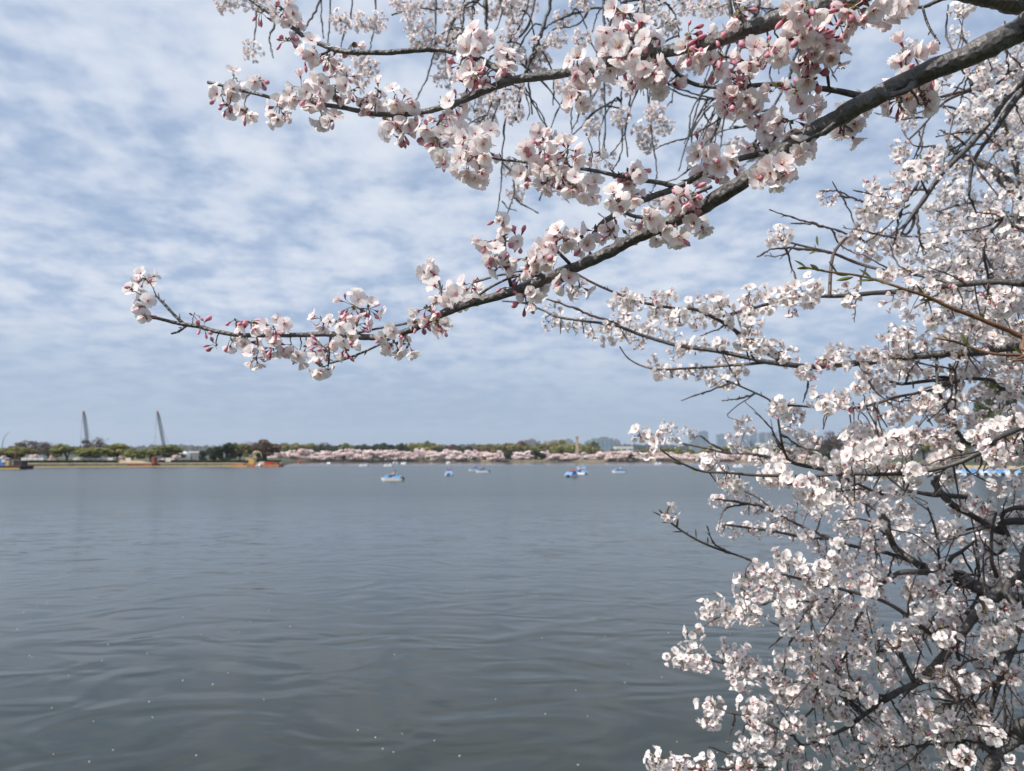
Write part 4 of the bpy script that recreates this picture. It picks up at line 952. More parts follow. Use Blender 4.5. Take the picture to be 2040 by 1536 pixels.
for rows in [
    [(1018, 156, 1.21, 16), (980, 131, 1.24, 15), (950, 116, 1.25, 14), (910, 104, 1.27, 13), (870, 98, 1.29, 12), (830, 99, 1.3, 12), (760, 104, 1.32, 11), (690, 103, 1.34, 11), (650, 93, 1.36, 10), (610, 75, 1.38, 10), (580, 52, 1.4, 9), (545, 30, 1.42, 9), (500, 0, 1.45, 8), (470, -25, 1.46, 8)],
    [(1020, 162, 1.22, 14), (970, 179, 1.25, 13), (930, 195, 1.28, 11), (890, 222, 1.32, 8), (870, 250, 1.33, 5)],
    [(1722, 192, 1.02, 14), (1640, 177, 1.05, 12), (1590, 172, 1.07, 11), (1540, 168, 1.09, 10), (1480, 172, 1.1, 9), (1420, 173, 1.12, 9), (1380, 166, 1.13, 9), (1345, 142, 1.14, 9), (1325, 118, 1.13, 8)],
    [(1640, 95, 1.02, 7), (1648, 150, 1.03, 7), (1652, 178, 1.045, 6)],
    [(1590, 288, 1.07, 13), (1545, 300, 1.12, 15), (1490, 312, 1.13, 15), (1440, 326, 1.14, 15), (1400, 346, 1.15, 14), (1350, 373, 1.17, 14), (1310, 388, 1.18, 14), (1280, 400, 1.19, 13), (1240, 420, 1.2, 13), (1205, 440, 1.21, 12), (1186, 460, 1.22, 9), (1172, 480, 1.23, 7)],
    [(1352, 372, 1.17, 11), (1310, 363, 1.17, 10), (1270, 358, 1.18, 9), (1230, 350, 1.18, 9), (1190, 341, 1.19, 8), (1150, 335, 1.2, 8), (1100, 330, 1.2, 7), (1040, 322, 1.21, 6), (1000, 318, 1.22, 5), (965, 312, 1.23, 4)],
    [(1325, 438, 1.13, 10), (1290, 434, 1.13, 9), (1255, 428, 1.13, 8), (1235, 414, 1.13, 7)],
    [(1358, 412, 1.11, 6), (1385, 388, 1.10, 7), (1418, 372, 1.10, 8)],
    [(1680, 232, 1.02, 20), (1664, 244, 1.02, 12), (1642, 262, 1.02, 9), (1600, 281, 1.03, 7), (1585, 284, 1.03, 5)],
    [(1822, 160, .98, 20), (1806, 180, .97, 15), (1775, 190, .98, 13), (1745, 190, 1.0, 11)],
    [(1500, 57, 1.02, 13), (1478, 38, 1.02, 9), (1466, 12, 1.02, 8), (1458, -22, 1.02, 8)],
    [(1838, 14, 1.1, 5), (1848, 48, 1.1, 5), (1872, 88, 1.09, 4)],
    [(368, 647, 1.5, 7), (346, 626, 1.5, 6), (325, 603, 1.5, 6), (312, 590, 1.5, 4)],
    [(372, 648, 1.5, 6), (356, 660, 1.5, 5), (341, 665, 1.5, 4)],
    [(930, 603, 1.30, 6), (825, 640, 1.37, 6), (760, 653, 1.42, 5), (705, 664, 1.44, 5), (640, 665, 1.44, 4)],
    [(792, 667, 1.37, 5), (755, 687, 1.38, 5), (700, 711, 1.40, 5), (658, 723, 1.42, 5)],
    [(660, 668, 1.43, 6), (656, 695, 1.43, 5), (655, 725, 1.43, 5)],
    [(1090, 552, 1.23, 7), (1050, 548, 1.27, 6), (1010, 556, 1.28, 5), (965, 580, 1.30, 6), (940, 600, 1.31, 6)], [(1060, 560, 1.25, 6), (1010, 546, 1.3, 5), (945, 562, 1.33, 5)],
    [(1018, 570, 1.27, 8), (1010, 530, 1.26, 8), (1004, 490, 1.25, 9), (1003, 455, 1.25, 6)], [(1085, 552, 1.23, 10), (1060, 540, 1.22, 9), (1035, 540, 1.22, 6)], [(1135, 525, 1.21, 8), (1118, 508, 1.2, 7), (1105, 495, 1.2, 5)],
    [(855, 620, 1.33, 6), (878, 585, 1.33, 6), (870, 552, 1.35, 4), (855, 540, 1.36, 4)], [(700, 664, 1.42, 6), (712, 640, 1.42, 6), (722, 615, 1.42, 5)],
    [(885, 215, 1.3, 6), (880, 200, 1.3, 5)], [(1300, 108, 1.1, 12), (1295, 90, 1.1, 9), (1290, 80, 1.1, 5)], [(1240, 120, 1.13, 7), (1262, 88, 1.14, 6), (1250, 70, 1.14, 4)], [(680, 214, 1.38, 6), (668, 195, 1.38, 6), (665, 175, 1.38, 4)], [(660, 98, 1.36, 6), (630, 118, 1.36, 5)], [(1205, 120, 1.14, 5), (1212, 60, 1.16, 6), (1225, 25, 1.16, 5), (1245, 22, 1.17, 4)]]:
    A.branch(rows, sides=8)
A.index()
NA = [(292, 557, 5, 0, 25), (264, 580, 1, 1, 10), (288, 605, 4, 0, 23), (290, 628, 2, 1, 14), (385, 628, 0, 2, 10), (405, 652, 0, 5, 18), (430, 690, 0, 3, 14), (470, 640, 1, 6, 24), (500, 643, 3, 5, 26), (462, 682, 2, 1, 20), (490, 684, 4, 3, 25),
      (510, 712, 4, 1, 22), (545, 652, 3, 3, 26), (563, 640, 3, 1, 24), (545, 692, 4, 4, 27), (580, 692, 4, 3, 27), (595, 705, 3, 2, 24), (612, 690, 2, 2, 22), (640, 637, 4, 1, 27), (668, 645, 3, 1, 26), (640, 690, 3, 3, 25), (656, 700, 1, 4, 18), (640, 732, 7, 0, 24),
      (700, 606, 5, 5, 36), (736, 616, 3, 5, 26), (712, 648, 3, 3, 28), (695, 672, 2, 0, 20), (688, 694, 2, 6, 22), (790, 662, 3, 1, 26), (788, 686, 6, 0, 28), (768, 668, 2, 1, 20), (815, 688, 2, 0, 18), (838, 640, 1, 7, 22), (850, 612, 4, 3, 30), (878, 582, 5, 1, 30), (908, 592, 5, 1, 28),
      (938, 568, 3, 2, 24), (950, 586, 2, 0, 20), (884, 652, 4, 2, 24), (866, 640, 1, 4, 18), (850, 541, 5, 2, 15), (998, 440, 3, 2, 20), (972, 482, 4, 1, 26), (985, 508, 4, 2, 26), (1032, 478, 2, 5, 26), (1000, 530, 4, 3, 26), (1052, 516, 5, 1, 32), (1082, 512, 5, 3, 30), (1040, 550, 2, 9, 28),
      (1060, 580, 7, 1, 32), (1048, 602, 0, 3, 12), (1014, 574, 0, 4, 12), (1095, 480, 4, 2, 28), (1120, 474, 5, 1, 28), (1150, 470, 5, 1, 30), (1172, 490, 4, 1, 25), (1185, 460, 2, 1, 20), (1130, 560, 4, 1, 20), (1155, 574, 2, 0, 18),
      (1225, 400, 4, 1, 30), (1252, 388, 4, 0, 32), (1220, 425, 2, 1, 24), (1220, 462, 3, 1, 26), (1250, 468, 3, 0, 24), (1288, 432, 4, 2, 28), (1310, 442, 3, 1, 26), (1350, 397, 4, 6, 26), (1378, 382, 2, 4, 22), (1392, 444, 3, 1, 24), (1350, 464, 3, 2, 22), (1310, 466, 2, 1, 20),
      (1400, 312, 5, 4, 30), (1432, 332, 4, 2, 27), (1400, 348, 3, 2, 24), (1395, 290, 0, 5, 16), (1460, 322, 2, 2, 20), (1520, 262, 7, 1, 38), (1572, 240, 7, 0, 40), (1605, 212, 5, 0, 36), (1540, 297, 5, 0, 34), (1505, 292, 4, 0, 30), (1548, 338, 6, 1, 32), (1592, 298, 4, 1, 26), (1520, 346, 4, 0, 26), (1572, 322, 3, 1, 24),
      (440, 190, 4, 1, 22), (470, 178, 4, 1, 24), (455, 212, 1, 5, 18), (512, 157, 2, 3, 20), (490, 222, 3, 1, 18), (466, 154, 2, 0, 18), (552, 216, 5, 1, 26), (556, 236, 3, 0, 18), (600, 176, 5, 2, 32), (620, 192, 5, 2, 30), (642, 168, 5, 2, 30), (662, 184, 4, 1, 28), (588, 190, 4, 1, 26),
      (700, 180, 4, 2, 28), (690, 152, 4, 1, 26), (640, 236, 3, 3, 24), (662, 242, 3, 2, 22), (720, 200, 4, 2, 28), (748, 206, 4, 2, 28), (752, 178, 3, 0, 20), (780, 264, 4, 1, 26), (800, 202, 3, 1, 26), (788, 188, 2, 0, 20), (770, 232, 4, 2, 26), (830, 210, 2, 4, 24), (812, 242, 4, 3, 26), (800, 264, 2, 5, 24), (850, 262, 5, 2, 30), (880, 242, 4, 4, 28), (870, 282, 4, 1, 28), (905, 232, 3, 5, 26), (905, 210, 3, 3, 24),
      (905, 270, 5, 0, 36), (938, 280, 6, 0, 38), (964, 292, 5, 0, 34), (930, 322, 6, 0, 34), (955, 346, 5, 0, 28), (885, 312, 3, 3, 24), (972, 268, 3, 0, 24), (940, 96, 4, 2, 30), (955, 76, 5, 1, 28), (918, 132, 4, 4, 30), (945, 146, 4, 6, 30), (972, 150, 3, 4, 24), (930, 166, 3, 0, 24), (1012, 120, 4, 2, 26), (1000, 100, 2, 1, 22),
      (590, 30, 3, 1, 28), (565, 18, 4, 3, 28), (585, 58, 3, 0, 24), (572, 82, 1, 5, 20), (625, 100, 4, 5, 28), (610, 115, 2, 3, 24), (655, 118, 4, 4, 28), (520, 28, 0, 4, 14), (700, 88, 2, 2, 24),
      (1150, 130, 4, 3, 28), (1165, 150, 4, 1, 30), (1150, 195, 5, 3, 24), (1180, 140, 3, 0, 24), (1220, 60, 3, 0, 26), (1235, 22, 3, 0, 24), (1247, 42, 3, 0, 28), (1215, 86, 4, 2, 32), (1240, 100, 5, 2, 34), (1230, 132, 5, 1, 34), (1270, 70, 4, 2, 36), (1302, 74, 4, 1, 34), (1256, 108, 2, 6, 26), (1290, 132, 5, 1, 34), (1322, 130, 4, 1, 32),
      (1270, 152, 4, 1, 30), (1300, 168, 5, 1, 30), (1330, 166, 4, 1, 28), (1374, 68, 0, 8, 20), (1375, 96, 4, 3, 26), (1402, 80, 2, 3, 24), (1420, 128, 4, 2, 28), (1440, 112, 1, 4, 24), (1475, 22, 3, 2, 24), (1465, 46, 1, 4, 18), (1500, 106, 3, 4, 28), (1490, 130, 3, 2, 26), (1470, 156, 3, 6, 26), (1450, 176, 3, 3, 26), (1460, 206, 4, 3, 28), (1500, 206, 3, 3, 28),
      (1505, 224, 3, 1, 26), (1540, 110, 1, 7, 20), (1560, 96, 3, 3, 28), (1530, 92, 2, 3, 24), (1592, 76, 3, 3, 28), (1600, 88, 1, 9, 22), (1626, 72, 2, 7, 26), (1612, 112, 5, 1, 32), (1652, 82, 3, 3, 30), (1660, 116, 5, 0, 30), (1636, 60, 3, 3, 26), (1672, 50, 2, 2, 22), (1688, 22, 0, 7, 28), (1706, 10, 4, 1, 36), (1732, 16, 4, 0, 32), (1762, 22, 5, 0, 30), (1784, 12, 4, 0, 28), (1806, 8, 3, 0, 26),
      (1580, 24, 3, 1, 26), (1604, 12, 3, 1, 24), (1612, 146, 2, 4, 22), (1622, 162, 2, 2, 20), (1545, 178, 2, 1, 22), (1480, 186, 3, 4, 24), (1590, 182, 0, 4, 18),
      (1075, 265, 3, 4, 24), (1045, 288, 3, 2, 24), (1060, 310, 3, 2, 22), (1082, 296, 3, 1, 22), (1060, 326, 4, 2, 28), (1090, 326, 5, 1, 32), (1130, 312, 5, 1, 34), (1132, 298, 3, 1, 26), (1110, 356, 6, 1, 32), (1140, 370, 6, 0, 34), (1172, 376, 5, 0, 30), (1090, 360, 3, 2, 26), (1180, 305, 2, 0, 20), (1045, 346, 2, 3, 20), (1252, 340, 3, 5, 28), (1276, 340, 2, 2, 24), (1255, 368, 3, 1, 24)]
for t in NA: A.cluster(t[0], t[1], int(round(t[2] * 1.08 + .1)) if t[2] else 0, t[3], t[4], ddep=-.01, jitter=.018, hang=.22, size=.99)
for t in [(1680, 244, 6, 0, 32), (1702, 214, 5, 0, 26), (1690, 262, 4, 0, 22), (1802, 100, 3, 1, 28), (1822, 112, 4, 0, 32), (1790, 202, 4, 4, 30), (1832, 182, 6, 1, 36), (1855, 150, 5, 1, 32), (1800, 142, 4, 1, 30), (1840, 205, 4, 0, 28)]:
    A.cluster(*t, ddep=.06, jitter=.01, hang=.1)
# high drooping twigs and pom-pom clusters of the same tree, seen against the sky 3-4 m away
A2 = A; n_near = len(A.pts)
A.branch([(1800, -140, 3.0, 44), (1600, -125, 3.3, 40), (1350, -110, 3.5, 36), (1000, -105, 3.6, 30), (700, -100, 3.7, 24), (400, -100, 3.8, 14)], mat='bark_far', pre=[(2.05, 1.2, 4.8, .065), (1.9, 2.0, 5.25, .055)], sides=8, name='overhead_limb')
TW = [([(965, -105), (966, 0), (968, 40), (974, 78)], 3.5, 10), ([(985, -20), (1000, 20), (990, 55), (974, 72)], 3.5, 4), ([(1112, -105), (1096, 5), (1078, 65), (1062, 112), (1046, 150), (1036, 200), (1028, 240)], 3.5, 8),
      ([(1062, -105), (1048, 22), (1005, 95), (978, 112)], 3.5, 4), ([(1080, -105), (1058, 35), (1022, 90), (1004, 140), (1002, 165)], 3.5, 5), ([(866, -105), (868, 40), (866, 98), (852, 150), (828, 200)], 3.6, 5),
      ([(1195, -105), (1204, 30), (1200, 80), (1188, 115), (1180, 160), (1175, 200)], 3.4, 7), ([(1240, -105), (1246, -5), (1262, 60), (1258, 110), (1240, 170), (1238, 215)], 3.5, 6), ([(1240, 5), (1300, -2), (1335, 14), (1350, 50), (1353, 88)], 3.5, 5),
      ([(1215, 12), (1150, 24), (1100, 46), (1080, 62)], 3.5, 5), ([(1283, -105), (1284, 90), (1291, 190), (1297, 260), (1306, 320), (1308, 352), (1298, 382), (1268, 396)], 3.4, 4), ([(1445, -105), (1455, 25), (1450, 90), (1440, 150), (1449, 192)], 3.3, 8),
      ([(1530, -105), (1512, 10), (1496, 45), (1470, 110), (1456, 150)], 3.3, 8), ([(1622, -110), (1600, 25), (1588, 95), (1576, 140), (1566, 166), (1540, 215), (1520, 240)], 3.2, 9), ([(1450, 192), (1400, 198), (1350, 184), (1320, 165)], 3.4, 5), ([(1452, 200), (1395, 190), (1340, 172), (1320, 160)], 3.45, 4),
      ([(1449, 190), (1432, 240), (1406, 300), (1392, 335)], 3.4, 5), ([(1448, 195), (1420, 275), (1365, 345), (1300, 370)], 3.4, 4), ([(1410, 195), (1380, 255), (1378, 300), (1366, 345)], 3.4, 4), ([(1452, 195), (1440, 250), (1436, 290), (1420, 318)], 3.4, 4),
      ([(1005, 160), (1006, 240), (1000, 320), (998, 372), (990, 428)], 3.6, 4), ([(1002, 322), (1020, 350), (1024, 385), (1010, 428)], 3.6, 4), ([(1022, 392), (1042, 408), (1073, 425)], 3.6, 4), ([(1000, 400), (1012, 415), (1030, 420)], 3.6, 3), ([(1075, 400), (1085, 365), (1100, 320)], 3.6, 3),
      ([(1143, 120), (1140, 195), (1138, 240), (1140, 275)], 3.5, 4), ([(1158, 150), (1154, 225), (1140, 258)], 3.5, 4), ([(1236, 215), (1240, 270), (1236, 310), (1218, 342)], 3.5, 4), ([(1255, 160), (1253, 225), (1240, 275), (1215, 310)], 3.5, 4), ([(1204, 150), (1205, 260), (1200, 300), (1190, 312)], 3.5, 4),
      ([(512, -100), (510, 40), (505, 95)], 3.8, 4), ([(558, -100), (548, 40), (537, 72), (541, 100), (545, 116)], 3.8, 4), ([(642, -100), (640, 20), (645, 76)], 3.8, 4), ([(662, -100), (657, 40), (652, 92)], 3.8, 4), ([(706, -100), (700, 22), (690, 50), (680, 88), (676, 142)], 3.7, 4), ([(746, -100), (748, 30), (740, 82), (735, 104)], 3.7, 4),
      ([(660, -90), (636, 5), (612, 48), (604, 62)], 3.7, 6), ([(780, 30), (830, 16), (880, 20), (940, 12), (975, -20)], 3.6, 4), ([(930, 60), (905, 55), (870, 72)], 3.6, 3), ([(925, 10), (922, 60), (924, 90)], 3.6, 4), ([(940, 10), (942, 50), (936, 85)], 3.6, 3), ([(1340, 200), (1310, 230), (1290, 250)], 3.4, 3),
      ([(1440, 230), (1380, 270), (1330, 285), (1300, 300)], 3.4, 4), ([(1400, 90), (1380, 120), (1350, 150)], 3.4, 3), ([(1600, 10), (1550, 18), (1500, 14), (1470, 20)], 3.3, 3), ([(1000, 150), (985, 190), (965, 235), (935, 245)], 3.5, 4), ([(1040, 170), (1055, 215), (1050, 240)], 3.5, 3), ([(1530, 240), (1500, 250), (1460, 252)], 3.3, 6), ([(1510, 250), (1440, 260), (1405, 285)], 3.3, 3)]
for pts, dep, wd in TW:
    k = len(pts); A.branch([(x_, y_, dep, wd * (1 - .45 * i / (k - 1))) for i, (x_, y_) in enumerate(pts)], mat='bark_far', sides=5, knots=False)
rgT = np.random.default_rng(31)
A.index(); cand = [i for i in range(n_near, len(A.pts)) if 860 < A.px[i] < 1600 and -30 < A.py[i] < 230]
for i in range(60):                                     # finer drooping arcs that fork off the hanging twigs
    j = cand[int(rgT.integers(len(cand)))]; x0, y0, dep = A.px[j], A.py[j], A.dep[j]; L_ = rgT.uniform(50, 150); sx_ = rgT.choice([-1, -1, 1]); dx = sx_ * rgT.uniform(20, 110); up_ = rgT.uniform(-15, 25)
    if x0 < 960: L_ *= .5
    rows = np.array([(x0, y0, dep, 4.2), (x0 + dx * .35, y0 + L_ * .15 - up_, dep, 3.6), (x0 + dx * .75, y0 + L_ * .5, dep + .04, 3.2), (x0 + dx * rgT.uniform(.75, 1.2), y0 + L_, dep + .05, 2.4)]); rows[1:, :2] += rgT.normal(size=(3, 2)) * 5
    A.branch(rows, mat='bark_far', sides=4, knots=False)
A.index()
TC = [(450, 4), (490, 0), (524, 2), (503, 103), (679, 41), (720, 44), (753, 42), (796, 2), (826, 15), (820, 50), (848, 54), (835, 84), (870, 88), (900, 74), (885, 120), (885, 156), (720, 124), (738, 134), (720, 158), (680, 148), (664, 130), (930, 16), (900, 10), (905, 50), (968, 191), (947, 220), (973, 246),
      (1019, 16), (1027, 46), (1119, 38), (1154, 8), (1165, 4), (1160, 76), (1112, 78), (1013, 74), (1072, 88), (1062, 128), (1030, 112), (1122, 168), (989, 202), (1022, 182), (1025, 226), (966, 240), (1198, 178), (1183, 222), (1178, 254), (1236, 232), (1304, 223), (1278, 262), (1289, 284), (1322, 250), (1204, 318), (1019, 332), (1028, 386), (1095, 280),
      (1313, 400), (1360, 8), (1390, 10), (1413, 14), (1336, 52), (1383, 130), (1368, 112), (1354, 158), (1462, 222), (1404, 270), (1466, 292), (1419, 258), (1519, 18), (1313, 26), (1278, 32), (1254, 168), (1052, 10), (980, 20), (1250, 60), (1290, 14), (1440, 12), (1490, 8), (1075, 120), (1140, 180), (1010, 5), (865, 8)]
for x_, y_ in TC: A.cluster(x_, y_, int(rgT.integers(24, 32)), int(rgT.integers(0, 3)), rgT.uniform(19, 24), depth=rgT.uniform(3.3, 3.8), tol=.8, jitter=.05, hang=.1, size=.86)
A.rest_of_crown([[(2.2, .7, 4.2, .06), (2.8, .9, 4.9, .04), (3.4, 1.2, 5.4, .02), (3.8, 1.4, 5.5, .008)], [(2.22, .6, 4.0, .06), (2.6, -.2, 4.7, .04), (2.9, -1.0, 5.1, .02), (3.0, -1.5, 5.1, .008)], [(2.25, .42, 3.6, .05), (3.0, .2, 4.0, .035), (3.7, .1, 4.1, .02), (4.2, 0, 3.9, .008)],
                 [(2.0, 1.3, 4.9, .06), (2.2, 2.0, 5.6, .035), (2.5, 2.8, 6.0, .015)]], 230)
A.finish(300, 300)
# ================================================================== tree B: leaning cherry on the right with the dense white mass
B = Tree('cherry_tree', (3.9, 1.9, 1.1), 'leaning cherry tree with a dense mass of white blossom low over the water', M['petal_white'], BLO_B)
trunk(B, [(3.9, 1.9, 1.0, .28), (3.85, 1.92, 1.3, .22), (3.6, 1.98, 1.8, .19), (3.25, 2.05, 2.3, .16), (3.0, 2.1, 2.9, .13), (2.75, 2.15, 3.5, .10), (2.75, 2.25, 4.1, .08)])
H1 = (3.1, 2.1, 2.1, .07); H2 = (2.72, 2.13, 3.35, .05); H3 = (2.75, 2.24, 4.0, .055); H0 = (3.25, 2.05, 2.25, .1)
B.branch([(2150, 1240, 2.3, 40), (2040, 1200, 2.4, 34), (1982, 1185, 2.4, 32), (1937, 1165, 2.45, 31), (1912, 1148, 2.5, 28), (1866, 1146, 2.5, 25), (1841, 1131, 2.55, 22), (1820, 1118, 2.55, 16), (1785, 1092, 2.6, 14), (1770, 1062, 2.6, 13), (1766, 1035, 2.6, 12), (1750, 1018, 2.6, 10), (1724, 1002, 2.65, 8), (1700, 995, 2.7, 6)], pre=[H0, (2.6, 2.2, 2.2, .055)])
B.branch([(2120, 1080, 2.2, 34), (2040, 1130, 2.2, 28), (2006, 1158, 2.2, 26), (1975, 1190, 2.2, 25), (1950, 1215, 2.2, 23), (1925, 1250, 2.2, 21), (1890, 1295, 2.2, 20), (1860, 1328, 2.2, 18), (1830, 1357, 2.2, 16), (1800, 1373, 2.2, 14), (1770, 1390, 2.2, 13), (1740, 1410, 2.25, 11), (1718, 1426, 2.25, 10), (1691, 1447, 2.3, 8), (1650, 1468, 2.3, 7), (1600, 1486, 2.35, 6), (1555, 1505, 2.4, 6), (1500, 1530, 2.4, 5), (1460, 1548, 2.4, 5)], pre=[(3.2, 2.06, 2.4, .09), (2.5, 2.15, 2.5, .05)])
B.branch([(2120, 1440, 1.95, 42), (2040, 1464, 2.0, 36), (2005, 1482, 2.0, 33), (1982, 1510, 2.0, 32), (1965, 1560, 2.0, 30)], pre=[(3.4, 2.02, 2.05, .1), (2.5, 1.95, 2.15, .045)])
PRE = {1: [H0, (2.6, 2.15, 2.5, .03)], 2: [H2, (2.3, 2.1, 3.2, .03)], 3: [H3, (2.3, 2.25, 3.75, .035)]}
